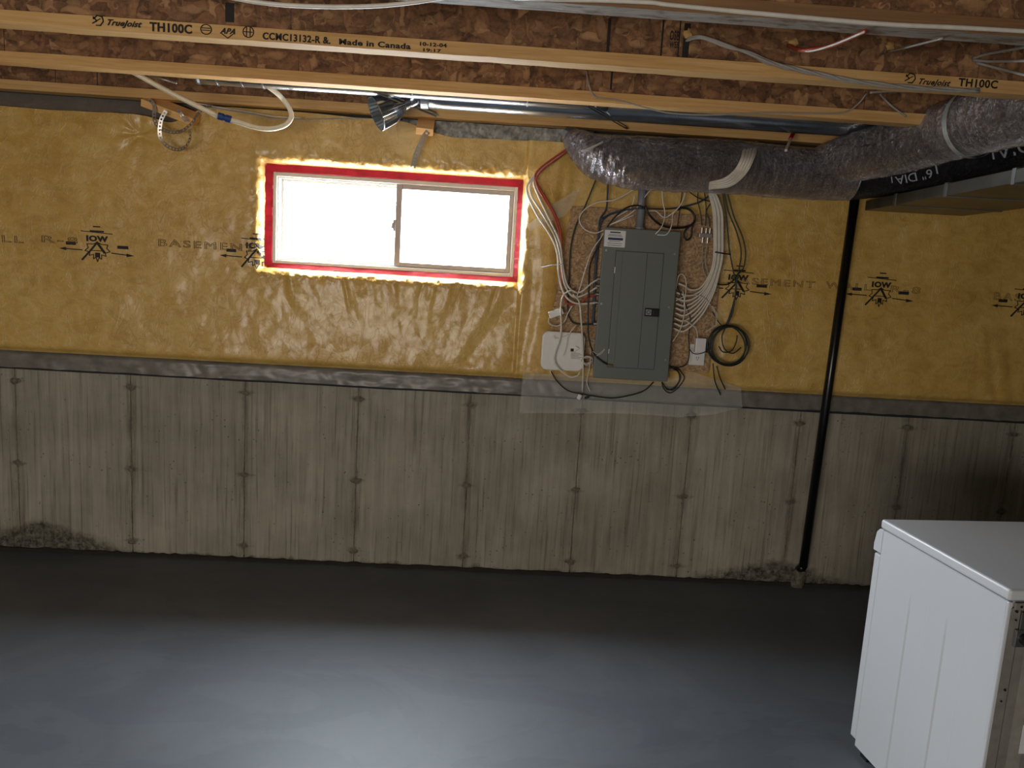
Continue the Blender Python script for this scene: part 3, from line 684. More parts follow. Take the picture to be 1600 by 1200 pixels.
# hanger strips
def strip(name, label, pa, pb, ya, yb, w=.010, mat='galv', cat='strap'):
    a = W(*pa, ya); b = W(*pb, yb); t = (b - a) / np.linalg.norm(b - a); up = np.cross(t, [0, 1, 0]); up /= np.linalg.norm(up)
    e = empty(name, a, label, cat)
    for s in (-1, 1):
        o = up * s * w * .75
        part(MB().tube([a + o, b + o], w / 2, 4, ry=.3), 'strap_band', M[mat], e)
    part(MB().tube([b - t * .03, b + t * .012], w * .5, 4), 'strap_end', M['galv_dull'], e)
strip('hanger_strap', 'bright metal hanger strap crossing the ducts above the fluted cone', (583, 140), (682, 179), -.62, -.16)
strip('hanger_strap', 'metal hanger strap slanting across the duct right of the window', (918, 164), (980, 200), -.62, -.16, .007, 'galv_dull')
# perforated steel strapping
def perf(label, P, w=.018):
    pts = smooth_pts([W(x, y, q) for x, y, q in P], 10)
    L = [0]
    for i in range(1, len(pts)): L.append(L[-1] + np.linalg.norm(pts[i] - pts[i - 1]))
    n = int(L[-1] / .0085); s = np.linspace(0, L[-1], n); Q = np.array([[np.interp(t, L, [p[k] for p in pts]) for k in range(3)] for t in s])
    V = []; Fs = []
    for i in range(n):
        t = Q[min(i + 1, n - 1)] - Q[max(i - 1, 0)]; t /= np.linalg.norm(t)
        sd = np.cross(t, [0.25, 1, .1]); sd /= np.linalg.norm(sd) + 1e-9; sd = sd + np.array([.0, .45, .0]); sd /= np.linalg.norm(sd)
        sd = sd - t * (sd @ t); sd /= np.linalg.norm(sd)
        for k in (-.5, -.22, .22, .5): V.append(Q[i] + sd * w * k)
    for i in range(n - 1):
        for k in range(3):
            if k == 1 and i % 2: continue
            Fs.append((4 * i + k, 4 * i + k + 1, 4 * i + 4 + k + 1, 4 * i + 4 + k))
    mb = MB().add(V, Fs); o = mb.build('perforated_strap', M['steel']); return tag(o, label, 'strap', 'perforated hanger straps')
perf('perforated steel strap looping widely below the joist at upper left', [(232, 155, -.16), (241, 165, -.16), (241, 185, -.17), (248, 198, -.18), (265, 206, -.19), (283, 205, -.2), (300, 192, -.2), (311, 176, -.19), (332, 162, -.17)])
perf('perforated steel strap hanging in the lower, narrower loop at upper left', [(259, 173, -.20), (251, 190, -.19), (250, 213, -.18), (260, 227, -.18), (277, 234, -.19), (290, 229, -.2), (297, 215, -.2), (296, 202, -.19)])
perf('short perforated steel strap screwed to the block in the orange shade at upper left', [(278, 170, -.2), (284, 180, -.2), (291, 190, -.18)], .015)
perf('perforated steel strap hanging straight down to the window head', [(669, 205, -.15), (662, 215, -.15), (651, 240, -.14), (645, 262, -.12)], .026)
# PEX tube
def cable(name, label, P, r, mat, y=-.16, cat='cable', group=None, n=7, per=6, build_only=False):
    pts = smooth_pts([W(p[0], p[1], p[2] if len(p) > 2 else y) for p in P], per)
    o = MB().tube(pts, r, n).build(name, M[mat], smooth=True)
    return tag(o, label, cat, group)
px_ = empty('water_tube', W(345, 183, -.5), 'cream plastic water tube with a blue coupling, looping below the joists at upper left', 'tube')
part(MB().tube(smooth_pts([W(x, y, q) for x, y, q in [(196, 106, -.60), (232, 126, -.58), (275, 149, -.54), (342, 182, -.50)]]), .0115, 12), 'tube_run', M['pex'], px_, smooth=True)
part(MB().tube(smooth_pts([W(x, y, q) for x, y, q in [(360, 187, -.49), (400, 199, -.46), (425, 201, -.44), (446, 195, -.42), (455, 183, -.41), (452, 169, -.41), (442, 155, -.42), (432, 145, -.46), (412, 130, -.52)]]), .0115, 12), 'tube_loop', M['pex'], px_, smooth=True)
c0, c1 = W(341, 181, -.50), W(361, 187, -.49)
part(MB().tube([c0, c0 + (c1 - c0) * .42], .0165, 14).tube([c0 + (c1 - c0) * .42, c0 + (c1 - c0) * .58], .013, 14).tube([c0 + (c1 - c0) * .58, c1], .0165, 14), 'coupling', M['blue'], px_, smooth=False)

# ------------------------------------------------------------------ flexible insulated ducts
def flex(name, label, ctrl, r, mat, cat='duct', seed=1, amp=1.0, per=26, n=56):
    pts = smooth_pts(ctrl, per); m = len(pts)
    ii = np.arange(m)
    rad = [np.interp(i, np.linspace(0, m - 1, len(r)), r) for i in ii] if hasattr(r, '__len__') else [r] * m
    K, I = np.meshgrid(np.arange(n), ii)
    nz = fbm(I * .30, np.cos(K / n * 6.283) * 2.2 + 5, seed, 4) * .6 + fbm(I * .6, np.sin(K / n * 6.283) * 3 + 9, seed + 3, 3) * .5
    rg = np.sin(I * 1.25 + K * .12 + seed) * .25
    def rf(i, k, th): return rad[i] * (1 + amp * (.062 * nz[i, k] + .030 * rg[i, k]))
    e = empty(name, ctrl[0], label, cat)
    part(MB().tube(pts, 1, n, rfun=rf), 'jacket', M[mat], e, smooth=True)
    return e, pts
f1, P1 = flex('flexible_duct', 'grey foil insulated flexible duct running along the wall above the electrical panel',
    [W(892, 214, -.10), W(905, 226, -.15), W(935, 245, -.21), W(985, 254, -.24), W(1060, 258, -.24), W(1150, 262, -.24), W(1230, 270, -.24), W(1330, 275, -.24)], [.045, .075, .11, .128, .13, .128, .125, .12], 'foil', seed=2)
part(MB().tube([W(886, 209, -.09), W(896, 216, -.11)], .05, 20), 'end_collar', M['galv_dull'], f1)
f2, P2 = flex('flexible_duct', 'shiny grey foil flexible duct coming forward from the wall at upper right',
    [W(1290, 256, -.22), W(1330, 247, -.36), W(1400, 230, -.52), W(1470, 209, -.70), W(1530, 190, -.90), W(1590, 172, -1.10), W(1680, 150, -1.3), W(1760, 130, -1.5)], [.10, .115, .125, .13, .133, .14, .14, .14], 'foil_forward', seed=6)
# taped joint band
i0 = int(len(P2) * .545); 
part(MB().tube(P2[i0:i0 + 4], .143, 40, cap=False), 'tape_band', M['ducttape'], f2, smooth=True)
f3, P3 = flex('flexible_duct', 'black-jacketed insulated duct with white print below the foil duct at right',
    [W(1165, 278, -.13), W(1240, 283, -.14), W(1310, 285, -.16), W(1380, 277, -.27), W(1450, 263, -.42), W(1530, 243, -.60), W(1620, 222, -.80), W(1750, 195, -1.1)], [.07, .085, .09, .095, .105, .108, .108, .108], 'blackfoil', seed=9, amp=.35)
def duct_text(body, px, py, h, flip=True):
    d_ = ray(px, py); d_ = d_ / np.linalg.norm(d_); best = None
    for k in range(1, len(P3) - 1):
        p = P3[k]; T = P3[k + 1] - P3[k - 1]; T /= np.linalg.norm(T)
        # nearest approach of the sight line to the duct's axis near this point
        n_ = np.cross(d_, T); nn = np.linalg.norm(n_)
        if nn < 1e-4: continue
        w0 = CAM - p; t = (np.dot(w0, T) * np.dot(d_, T) - np.dot(w0, d_)) / (nn * nn); q = CAM + d_ * t; sa = np.dot(q - p, T)
        if best is None or abs(sa) < best[0]: best = (abs(sa), p + T * sa, q, T, nn)
    _, c, q, T, nn = best; rr = .112; off = q - c; dist = min(np.linalg.norm(off), rr * .97)
    hit = q - d_ * (math.sqrt(rr * rr - dist * dist) / nn)
    N = hit - c; N -= T * np.dot(N, T); N /= np.linalg.norm(N); U = np.cross(N, T)
    if flip: X_, Y_ = -T, -U
    else: X_, Y_ = T, U
    V, Fs = text_verts(body, h); w = max(v[0] for v in V) / 2; out = []
    for v in V:      # wrapped round the duct
        a_ = (v[1] - h * .35) / rr; base = c + T * np.dot(hit - c, T)
        yy = Y_ if np.dot(np.cross(N, Y_), T) != 0 else U
        out.append(tuple(base + X_ * (v[0] - w) + N * rr * math.cos(a_) + Y_ * rr * math.sin(a_)))
    raw_mesh('duct_print', out, Fs, M['ducttext'], f3, False)
for body, px, py, h in (('6" DIA', 1428, 277, .06), ('I', 1464, 264, .07), ('DIA', 1585, 232, .09), ('I', 1552, 240, .075), ('DIA.', 1312, 302, .06), ('I', 1275, 303, .05), ('I', 1394, 281, .045)):
    duct_text(body, px, py, h)
# rectangular sheet-metal trunk, from the wall towards the viewer
tr = empty('trunk_duct', (4.47, -.12, 2.09), 'rectangular sheet metal duct low at the right edge, below the black duct', 'duct')
ta = W(1351, 329, -.12); tb_ray = ray(1597, 284)
zb = ta[2]; tb = CAM + tb_ray * (zb - CAM[2]) / tb_ray[2]
dirv = (tb - ta); dirv /= np.linalg.norm(dirv); nrm = np.array([-dirv[1], dirv[0], 0]);
if nrm[0] < 0: nrm = -nrm
end = ta + dirv * 2.2
Vt = [ta, end, end + nrm * .5, ta + nrm * .5]
part(MB().add([tuple(q) for q in Vt] + [tuple(q + np.array([0, 0, .050])) for q in Vt], [(0, 3, 2, 1), (4, 5, 6, 7), (0, 1, 5, 4), (1, 2, 6, 5), (2, 3, 7, 6), (3, 0, 4, 7)]), 'trunk_body', M['trunk'], tr, bevel=.003)
for t in (.34, .82, 1.3):
    q = ta + dirv * t - nrm * .002
    part(MB().add([tuple(q + a_) for a_ in (np.array([0, 0, -.004]), dirv * .022 + np.array([0, 0, -.004]), dirv * .022 + np.array([0, 0, .053]), np.array([0, 0, .053]))] +
        [tuple(q + nrm * .5 + a_) for a_ in (np.array([0, 0, -.004]), dirv * .022 + np.array([0, 0, -.004]), dirv * .022 + np.array([0, 0, .053]), np.array([0, 0, .053]))],
        [(0, 1, 2, 3), (7, 6, 5, 4), (0, 4, 5, 1), (1, 5, 6, 2), (2, 6, 7, 3), (3, 7, 4, 0)]), 'drive_cleat', M['galv_dull'], tr)

# ------------------------------------------------------------------ black drain pipe
dp = empty('drain_pipe', (4.36, -.13, .13), 'slim black drain pipe standing against the wall left of the white appliance', 'pipe')
a, b = W(1329, 300, -.17), W(1258, 892, -.06)
b = np.array([4.352, -.075, .14]); a = np.array([4.355, -.155, 2.22])
part(MB().tube([a, b], .0235, 24), 'pipe_run', M['pipe'], dp, smooth=True)
part(MB().tube([b, b - np.array([0, -.05, .035])], .022, 20), 'pipe_foot', M['pipe'], dp, smooth=True)
V, Fs = lump((4.352, -.03, .05), .05, 77, (.7, .6, 1.3)); part(MB().add(V, Fs), 'concrete_plug', M['tie'], dp)

# ------------------------------------------------------------------ panel board
BY = -.10
def quad_world(P, y): return [W(x, z, y) for x, z in P]
bd = MB(); q = quad_world([(893, 322), (1136, 339), (1107, 582), (848, 572)], BY)
nB = 26; V = []
outline = []
for k in range(4):
    a, b = q[k], q[(k + 1) % 4]
    for i in range(nB):
        t = i / nB; p = a + (b - a) * t; p = p + np.array([.006 * float(fbm(i * .8, k * 4.0)), 0, .006 * float(fbm(i * .8, k * 4.0 + 2))]); outline.append(p)
V = [tuple(p) for p in outline] + [tuple(p + np.array([0, .012, 0])) for p in outline]; m = len(outline)
bd.add(V, [tuple(range(m)), tuple(range(2 * m - 1, m - 1, -1))] + [(k, (k + 1) % m, m + (k + 1) % m, m + k) for k in range(m)])
tag(bd.build('backing_board', M['osb_board']), 'rough strandboard backing board behind the electrical panel', 'board')

# electrical panel
PY = -.205
tl, tr_, br, bl = [W(x, y, PY) for x, y in ((944, 357), (1064.5, 360), (1043, 596), (926, 591))]
px0, px1 = (tl[0] + bl[0]) / 2, (tr_[0] + br[0]) / 2; pz1, pz0 = (tl[2] + tr_[2]) / 2, (bl[2] + br[2]) / 2
ep = empty('electrical_panel', ((px0 + px1) / 2, -.15, pz0), 'tall grey electrical breaker panel with closed door', 'panel')
part(MB().box((px0 + .012, PY + .006, pz0 + .012), (px1 - .012, BY + .001, pz1 - .012)), 'enclosure', M['panel'], ep, bevel=.003)
part(MB().box((px0, PY, pz0), (px1, PY + .014, pz1)), 'cover', M['panel'], ep, bevel=.004)
def pw(px, py): p = W(px, py, PY); return p[0], p[2]
dx0, dz1 = pw(962, 392); dx1, _ = pw(1037.5, 394); _, dz0 = pw(950, 573); 
dx0 = (pw(962, 392)[0] + pw(950, 573)[0]) / 2; dx1 = (pw(1037.5, 394)[0] + pw(1021, 576)[0]) / 2
part(ring(MB(), dx0 - .003, dx1 + .003, dz0 - .003, dz1 + .003, .003, PY - .001, PY + .001), 'door_gap', M['panel_dark'], ep)
dr = part(MB().box((dx0, PY - .006, dz0), (dx1, PY + .001, dz1)), 'door', M['panel'], ep, bevel=.0015)
rx = (pw(971, 393)[0] + pw(957, 573)[0]) / 2
part(MB().box((rx, PY - .0095, dz0 + .002), (rx + .005, PY - .006, dz1 - .002)), 'door_rib', M['panel'], dr, bevel=.001)
mx_ = (pw(1011, 394)[0] + pw(996, 575)[0]) / 2
part(MB().box((mx_, PY - .0068, dz0 + .002), (mx_ + .0025, PY - .006, dz1 - .002)), 'door_crease', M['panel_dark'], dr)
hx0, hz1 = pw(1007, 481); hx1, hz0 = pw(1028.5, 495)
hd = part(MB().box((hx0, PY - .014, hz0), (hx1, PY - .006, hz1)), 'door_latch', M['black'], ep, bevel=.002)
part(MB().box((hx0 + .006, PY - .0155, hz0 + .007), (hx0 + .034, PY - .014, hz1 - .007)), 'latch_plate', M['steel'], hd)
V_, F_ = ring2(hx0 + .020, (hz0 + hz1) / 2, .009, .009, .003); raw_mesh('latch_mark', [(v[0], PY - .0162, v[1]) for v in V_], F_, M['black'], hd, False)
part(MB().box((hx0 + .044, PY - .016, hz0 + .010), (hx1 - .006, PY - .014, hz1 - .010)), 'latch_slide', M['cable_black'], hd, bevel=.001)
for sx, sy in ((947, 391), (1054, 397), (939.5, 474.5), (1045, 480), (1039.5, 562)):
    x, z = pw(sx, sy); part(MB().cyl((x, PY - .004, z), (x, PY, z), .0055, 12), 'screw', M['steel'], ep)
lx0, lz1 = pw(945.5, 359); lx1, lz0 = pw(976, 387)
lb = part(MB().box((lx0, PY - .0015, lz0), (lx1, PY, lz1)), 'paper_label', M['paper'], ep)
part(MB().box((lx0 + .018, PY - .002, (lz0 + lz1) / 2 - .007), (lx1 - .012, PY - .0014, (lz0 + lz1) / 2 + .005)), 'label_bar', M['navy'], lb)
for k, (f, wd) in enumerate(((.86, .5), (.74, .6), (.66, .7), (.34, .55), (.22, .7), (.1, .65))):
    zz = lz0 + (lz1 - lz0) * f; xm = (lx0 + lx1) / 2; hw = (lx1 - lx0) * wd / 2
    part(MB().box((xm - hw, PY - .002, zz - .0014), (xm + hw, PY - .0014, zz + (.005 if k == 0 else .0014))), 'label_line', M['navy'] if k == 0 else M['grime'], lb)
for (ya, yb, xx) in ((417, 427, 961), (545, 552, 951.5)):
    x, z = pw(xx, ya); x2, z2 = pw(xx, yb); part(MB().cyl((x, PY - .007, z), (x, PY - .007, z2), .004, 8), 'hinge', M['steel'], ep)
# small knobs where cables enter
for x, y, s in ((936, 436, -1), (936, 447, -1), (936, 460, -1), (935, 473, -1), (931, 506, -1)):
    p = W(x, y, -.155); part(MB().cyl((px0 - .012, p[1], p[2]), (px0 + .014, p[1], p[2]), .010, 10), 'cable_clamp', M['galv_dull'], ep)
for y in (443, 455, 464, 472, 480, 488, 497, 505, 513):
    p = W(1052, y, -.155); part(MB().cyl((px1 - .014, p[1], p[2]), (px1 + .010, p[1], p[2]), .010, 10), 'cable_clamp', M['galv_dull'], ep)
# conduit
cx = W(1001, 330, -.155)
co = empty('conduit', (cx[0], -.155, pz1), 'grey plastic conduit rising from the top of the electrical panel', 'conduit')
part(MB().tube([(cx[0], -.155, pz1 - .02), (cx[0], -.155, 2.26)], .0205, 20), 'conduit_tube', M['conduit'], co, smooth=True)
part(MB().tube([(cx[0], -.155, pz1 - .014), (cx[0], -.155, pz1 + .012)], .028, 20), 'conduit_nut', M['conduit'], co)

# router / modem
RY = -.15
def rounded_plate(x0, x1, z0, z1, y0, y1, r, n=8):
    o = []
    for cx_, cz_, a0 in ((x1 - r, z1 - r, 0), (x0 + r, z1 - r, 90), (x0 + r, z0 + r, 180), (x1 - r, z0 + r, 270)):
        for i in range(n + 1):
            a_ = math.radians(a0 + 90 * i / n); o.append((cx_ + r * math.cos(a_), cz_ + r * math.sin(a_)))
    m = len(o); V = [(x, y0, z) for x, z in o] + [(x, y1, z) for x, z in o]
    return MB().add(V, [tuple(range(m)), tuple(range(2 * m - 1, m - 1, -1))] + [(k, (k + 1) % m, m + (k + 1) % m, m + k) for k in range(m)])
a, b = W(848, 517, RY), W(911, 581, RY)
md = empty('modem', (a[0] + .1, RY, b[2]), 'white rounded square modem mounted low on the board left of the panel', 'modem')
part(rounded_plate(a[0], b[0], b[2], a[2], RY, BY - .002, .035), 'modem_case', M['white'], md, bevel=.006, seg=3)
part(rounded_plate(a[0] + .006, b[0] - .006, b[2] + .006, a[2] - .006, RY - .002, RY + .001, .030), 'modem_face', M['white'], md, bevel=.001)
c = W(894, 547, RY - .003); part(MB().box((c[0] - .008, RY - .0035, c[2] - .008), (c[0] + .008, RY - .002, c[2] + .008)), 'printed_square', M['ink'], md)
for i, (w_) in enumerate((.05, .058, .04, .062, .05)):
    c = W(892, 551.5 + i * 2.0, RY - .003); part(MB().box((c[0], RY - .003, c[2] - .001), (c[0] + w_, RY - .002, c[2] + .001)), 'printed_line', M['grime'], md)

# outlet with plugged adapter
OY = -.118
a, b = W(1079, 537, OY), W(1100, 571.5, OY)
ou = empty('outlet', ((a[0] + b[0]) / 2, OY, b[2]), 'white duplex power outlet at the lower right of the board', 'outlet')
part(MB().box((a[0], OY, b[2]), (b[0], BY - .001, a[2])), 'cover_plate', M['white'], ou, bevel=.004)
c = W(1089.5, 560, OY); part(rounded_plate(c[0] - .017, c[0] + .017, c[2] - .016, c[2] + .016, OY - .004, OY, .012), 'receptacle', M['white'], ou)
for dx in (-.006, .006): part(MB().box((c[0] + dx - .0012, OY - .005, c[2]), (c[0] + dx + .0012, OY - .0038, c[2] + .009)), 'slot', M['ink'], ou)
part(MB().cyl((c[0], OY - .005, c[2] - .007), (c[0], OY - .0038, c[2] - .007), .0025, 10), 'ground_hole', M['ink'], ou)
a, b = W(1088, 528, OY - .04), W(1102, 552, OY - .04)
ad = MB().box((a[0], OY - .042, b[2]), (b[0], OY - .003, a[2])).build('plug_adapter', M['white'], bevel=.004, seg=2); tag(ad, 'white plug-in power adapter filling the top socket of the outlet', 'adapter')
a = W(1103, 545, OY); sw = MB().box((a[0], -.125, a[2] - .02), (a[0] + .014, BY - .001, a[2] + .03)).build('junction_clip', M['black'], bevel=.002); tag(sw, 'small black clip right of the outlet', 'clip')

# white power brick with cord
c = W(868.5, 489, -.15)
mrot = Matrix.Translation(c) @ Matrix.Rotation(-.42, 4, 'Y')
pbk = MB().box((-.038, -.016, -.018), (.038, .016, .018), mrot).build('power_brick', M['white'], bevel=.004); tag(pbk, 'white power brick hanging tilted above the modem', 'adapter')
cable('adapter_cable', 'thin white cord curling under the tilted power brick', [(858, 496), (857, 503), (862, 508), (872, 509), (882, 502), (887, 490), (894, 478)], .0032, 'cable', -.15)

# coax splitter
sp_ = empty('cable_splitter', W(1102, 368, -.13), 'small metal coax splitter at the upper right of the board', 'splitter')
c = W(1102, 368, -.13); part(MB().box((c[0] - .034, c[1] - .010, c[2] - .011), (c[0] + .034, BY - .001, c[2] + .011)), 'splitter_body', M['steel'], sp_, bevel=.002)
for dx, up in ((-.020, 1), (.002, 1), (.022, 1), (-.012, -1), (.014, -1)):
    part(MB().cyl((c[0] + dx, c[1], c[2] + up * .010), (c[0] + dx, c[1], c[2] + up * .038), .0055, 8), 'connector', M['steel'], sp_)

# ------------------------------------------------------------------ wiring
G1 = 'white cables entering the left side of the panel'
def cb(name, label, P, r, mat, y=-.16, group=None): return cable(name, label, P, r, mat, y, 'cable', group)
cb('power_cable', 'thick white cable swinging furthest left into the panel\'s left side', [(907, 212, -.09), (882, 237, -.12), (850, 260, -.13), (832, 278, -.14), (823, 297, -.14), (837, 332, -.15), (862, 372), (871, 398), (873, 430), (882, 460), (900, 474), (935, 473, -.155)], .0055, 'cable')
cb('power_cable', 'white cable entering the panel\'s left side highest of all', [(887, 206, -.08), (884, 232, -.11), (852, 262, -.12), (834, 282, -.13), (843, 310, -.14), (862, 350, -.15), (875, 380, -.16), (880, 420, -.165), (888, 448, -.165), (905, 457, -.17), (925, 442, -.165), (936, 436, -.155)], .005, 'cable')
cb('power_cable', 'white cable in the left bundle just below the topmost entry', [(905, 214, -.095), (878, 240, -.12), (848, 264, -.13), (831, 284, -.14), (830, 305, -.14), (848, 335, -.15), (868, 372, -.17), (876, 405, -.17), (881, 440, -.17), (893, 462, -.17), (910, 462, -.17), (936, 447, -.155)], .005, 'cable')
cb('power_cable', 'red-brown cable curving down the left bundle into the panel', [(917, 206, -.10), (882, 235, -.13), (842, 265, -.14), (838, 284, -.145), (857, 317, -.15), (872, 347, -.155), (877, 375, -.155), (877, 420, -.15), (879, 455, -.15), (887, 474, -.15), (905, 474, -.15), (920, 463, -.155), (936, 460, -.155)], .0052, 'cable_red')
cb('power_cable', 'second red-brown cable at the top of the left bundle', [(915, 209, -.11), (880, 241, -.14), (845, 268, -.15), (839, 290, -.15), (862, 330, -.15), (874, 365, -.15), (878, 400, -.15)], .0045, 'cable_red')
tag(MB().tube([W(846, 418, -.19), W(862, 414, -.20), W(879, 413, -.18)], .0035, 5).build('cable_tie', M['white']), 'white zip tie around the left cable bundle', 'cable tie')
cb('ground_wire', 'dark green ground wire running down the left of the board', [(932, 278, -.13), (915, 320), (900, 352), (892, 385), (889, 430), (887, 480), (890, 497), (900, 506), (930, 507, -.155)], .0038, 'cable_green', -.125)
for k, P in enumerate(([(950, 280, -.14), (949, 305), (947, 327), (937, 344), (935, 380), (931, 420), (929, 470), (927, 506)], [(966, 331), (948, 338), (938, 352), (932, 390), (929, 430), (927, 480), (925, 508)])):
    cb('data_cable', ('slate-blue cable dropping from the duct beside the panel\'s left edge', 'slate-blue cable arching from above the panel down its left edge')[k], P, .0045, 'cable_blue', -.13)
cb('coax_cable', 'black coaxial cable arching over the panel top and ending loose on its door', [(1012, 327, -.19), (995, 321, -.19), (975, 327, -.19), (952, 350, -.18), (934, 385, -.15), (922, 415, -.15), (920, 455, -.17), (919, 492, -.17), (920, 527, -.18), (927, 550, -.20), (938, 563, -.222), (950, 570, -.225)], .0042, 'cable_black')
tag(MB().cyl(W(949, 570, -.225), W(957, 571.5, -.225), .0055, 8).build('cable_connector', M['brass']), 'brass screw connector on the loose black cable end at the panel door', 'connector')
cb('coax_cable', 'dark cable crossing above the panel towards the upper right', [(937, 343), (962, 331), (995, 326, -.19), (1010, 326, -.19), (1050, 326), (1090, 317), (1112, 303)], .0042, 'cable_blue', -.15)
cb('coax_cable', 'thick black cable sagging over the panel top at its right', [(1008, 322, -.20), (1014, 335, -.2), (1030, 350, -.19), (1050, 356, -.18), (1070, 355), (1083, 349), (1085, 338), (1078, 328), (1066, 325), (1058, 328)], .006, 'cable_black', -.16)
cb('coax_cable', 'short black cable hook beside the top right corner of the panel', [(1086, 345), (1078, 353), (1070, 361), (1069, 370), (1074, 375), (1080, 369), (1081, 358), (1083, 350)], .0048, 'cable_black', -.17)
thin = [('thin cream wire looping wide over the upper left of the board', [(990, 296), (975, 305), (958, 313), (935, 316), (915, 326), (905, 342), (912, 357), (928, 364), (942, 360), (952, 352), (970, 345), (990, 336)]),
        ('long thin cream wire slanting from the conduit to the left bundle', [(992, 306), (985, 325), (962, 340), (948, 355), (940, 370), (925, 392), (915, 420), (907, 447), (901, 464)]),
        ('thin white wire hanging onto the panel top, left of the pair', [(1034, 294), (1036, 317), (1039, 335), (1034, 354, -.215), (1024, 366, -.22)]),
        ('thin white wire hanging onto the panel top, right of the pair', [(1059, 325), (1051, 336), (1050, 350, -.2), (1042, 366, -.22), (1027, 367, -.22)]),
        ('thin cream wire wandering above the panel between conduit and splitter', [(1012, 330), (1025, 330), (1038, 340), (1052, 332), (1062, 322), (1068, 310), (1072, 296)]),
        ('thin cream wire behind the conduit top', [(1023, 291), (1012, 302), (1000, 318), (990, 330), (970, 343), (955, 350)])]
for lb_, P in thin: cb('thin_wire', lb_, P, .0027, 'white', -.17)
cb('white_cord', 'white cord hanging in a long loop in front of the modem', [(902, 458, -.18), (892, 454), (880, 462), (876, 480), (877, 512), (874, 532), (867, 553), (867, 566), (875, 578), (890, 589), (902, 587), (906, 581)], .0040, 'cable', -.18)
cb('white_cord', 'straight white cord falling past the modem to a plug on the hem', [(895, 460, -.18), (905, 472), (908, 500), (910, 530), (911, 575), (910, 612, -.12)], .0045, 'cable', -.175)
tag(MB().box((-.010, -.009, -.014), (.010, .009, .014), Matrix.Translation(W(905, 620, -.12)) @ Matrix.Rotation(.4, 4, 'Y')).build('cord_plug', M['white'], bevel=.003), 'white plug at the end of the straight cord below the modem', 'plug')
cb('white_cord', 'thin grey-white cord ending in a black tip below the panel', [(923, 545), (921, 575), (917, 597), (922, 612)], .0026, 'cable', -.13)
tag(MB().box((-.013, -.006, -.006), (.013, .006, .006), Matrix.Translation(W(917, 621, -.12)) @ Matrix.Rotation(-.35, 4, 'Y')).build('cord_plug', M['black'], bevel=.002), 'black plug tip beside the white plug below the modem', 'plug')
cb('coax_cable', 'black cable sagging from the modem to under the panel', [(861, 580), (870, 595), (887, 610), (912, 616), (955, 622), (987, 617), (1007, 610), (1021, 597)], .0034, 'cable_black', -.13)
def curl(label, cx_, cy_, r, n, mat, rr=.0018, y=-.17, seed=1):
    g = random.Random(seed); P = []
    for i in range(n * 8 + 1):
        a_ = i / 8 * 6.283; P.append((cx_ + r * math.cos(a_) * g.uniform(.5, 1.1), cy_ + r * .8 * math.sin(a_) * g.uniform(.5, 1.1), y - g.uniform(0, .02)))
    return cable('wire_tangle', label, P, rr, mat, y, 'wire', None, 5, 3)
curl('small tangle of white wires between the modem and the panel', 917, 563, 9, 5, 'cable')
curl('tiny curl of cream wire beside the panel\'s lower left edge', 925, 534, 5, 2, 'cable', .0014, -.16, 4)
cb('thin_wire', 'pair of stripped white wire ends on the lower left of the panel door', [(926, 549, -.21), (935, 553), (945, 545), (940, 552), (932, 556)], .0014, 'cable', -.215)
cb('thin_wire', 'twisted thin white wires hanging in front of the modem', [(865, 524, -.17), (868, 529), (885, 524), (900, 508), (888, 525), (884, 545), (880, 556)], .0015, 'cable', -.175)
cb('thin_wire', 'thin white wire curling on the modem face by its printed mark', [(893, 556), (900, 548), (905, 545), (899, 541)], .0012, 'cable', -.165)
# right-hand white bundle
G2 = 'white cables gathered down the right of the panel'
ends = [(1060, 443), (1056, 457), (1056, 466), (1056, 474), (1055, 481), (1055, 489), (1053, 497), (1053, 505), (1052, 513)]
ORD = ['highest of all', 'second from the top', 'third from the top', 'fourth from the top', 'at mid height of the bundle', 'fourth from the bottom', 'third from the bottom', 'second from the bottom', 'lowest of all']
for k, (ex, ey) in enumerate(ends):
    o = (k - 4) * 1.7; yy = -.155 - .008 * (k % 3)
    top = [(1173 + o * 1.5, 222 - (k % 2), -.20 - .01 * (k % 2)), (1169 + o * 1.4, 244, -.41 - .01 * (k % 2)), (1157 + o * 1.1, 268 + o * .5, -.43), (1136 + o * .7, 285 + o * .8, -.42 - .01 * (k % 2)), (1108 + o * .2, 291 + o * .6, -.31)] 
    mid = [(1112 + o * .7, 300, -.2), (1121 + o, 330, yy), (1122.5 + o, 367, yy), (1122 + o, 400, yy), (1117 + o, 425, yy)]
    low = [(1104 + o * .6 + (ey - 470) * .16, 452 + (ey - 470) * .12, yy), (1086 + (ey - 470) * .25, 468 + (ey - 470) * .55, yy), (1070, ey + 4, yy), (ex, ey, -.155)]
    cable('power_cable', 'white cable of the right bundle, entering the panel side ' + ORD[k], top + mid + low, .0048, 'cable', yy, 'cable', G2)
tag(MB().tube([W(1117, 394, -.19), W(1128, 396, -.2), W(1141, 397.5, -.18)], .0035, 5).build('cable_tie', M['black']), 'black zip tie around the right white bundle', 'cable tie')
for lb_, P in (('white loop of wire rising above the right-hand cable entries', [(1056, 452), (1060, 432), (1067, 429), (1072, 440), (1071, 460), (1068, 480)]),
               ('thin white wire arcing over the right-hand cables towards the coiled cord', [(1056, 470), (1068, 464), (1085, 461), (1100, 466), (1110, 477)]),
               ('thin white wire trailing from the right cables down to the panel edge', [(1067, 455), (1070, 480), (1066, 505), (1060, 520), (1051, 534)]),
               ('thin white cord running down to the plug adapter', [(1070, 500), (1080, 507), (1088, 515), (1090, 528)])):
    cb('thin_wire', lb_, P, .0024, 'cable', -.185)
P = []
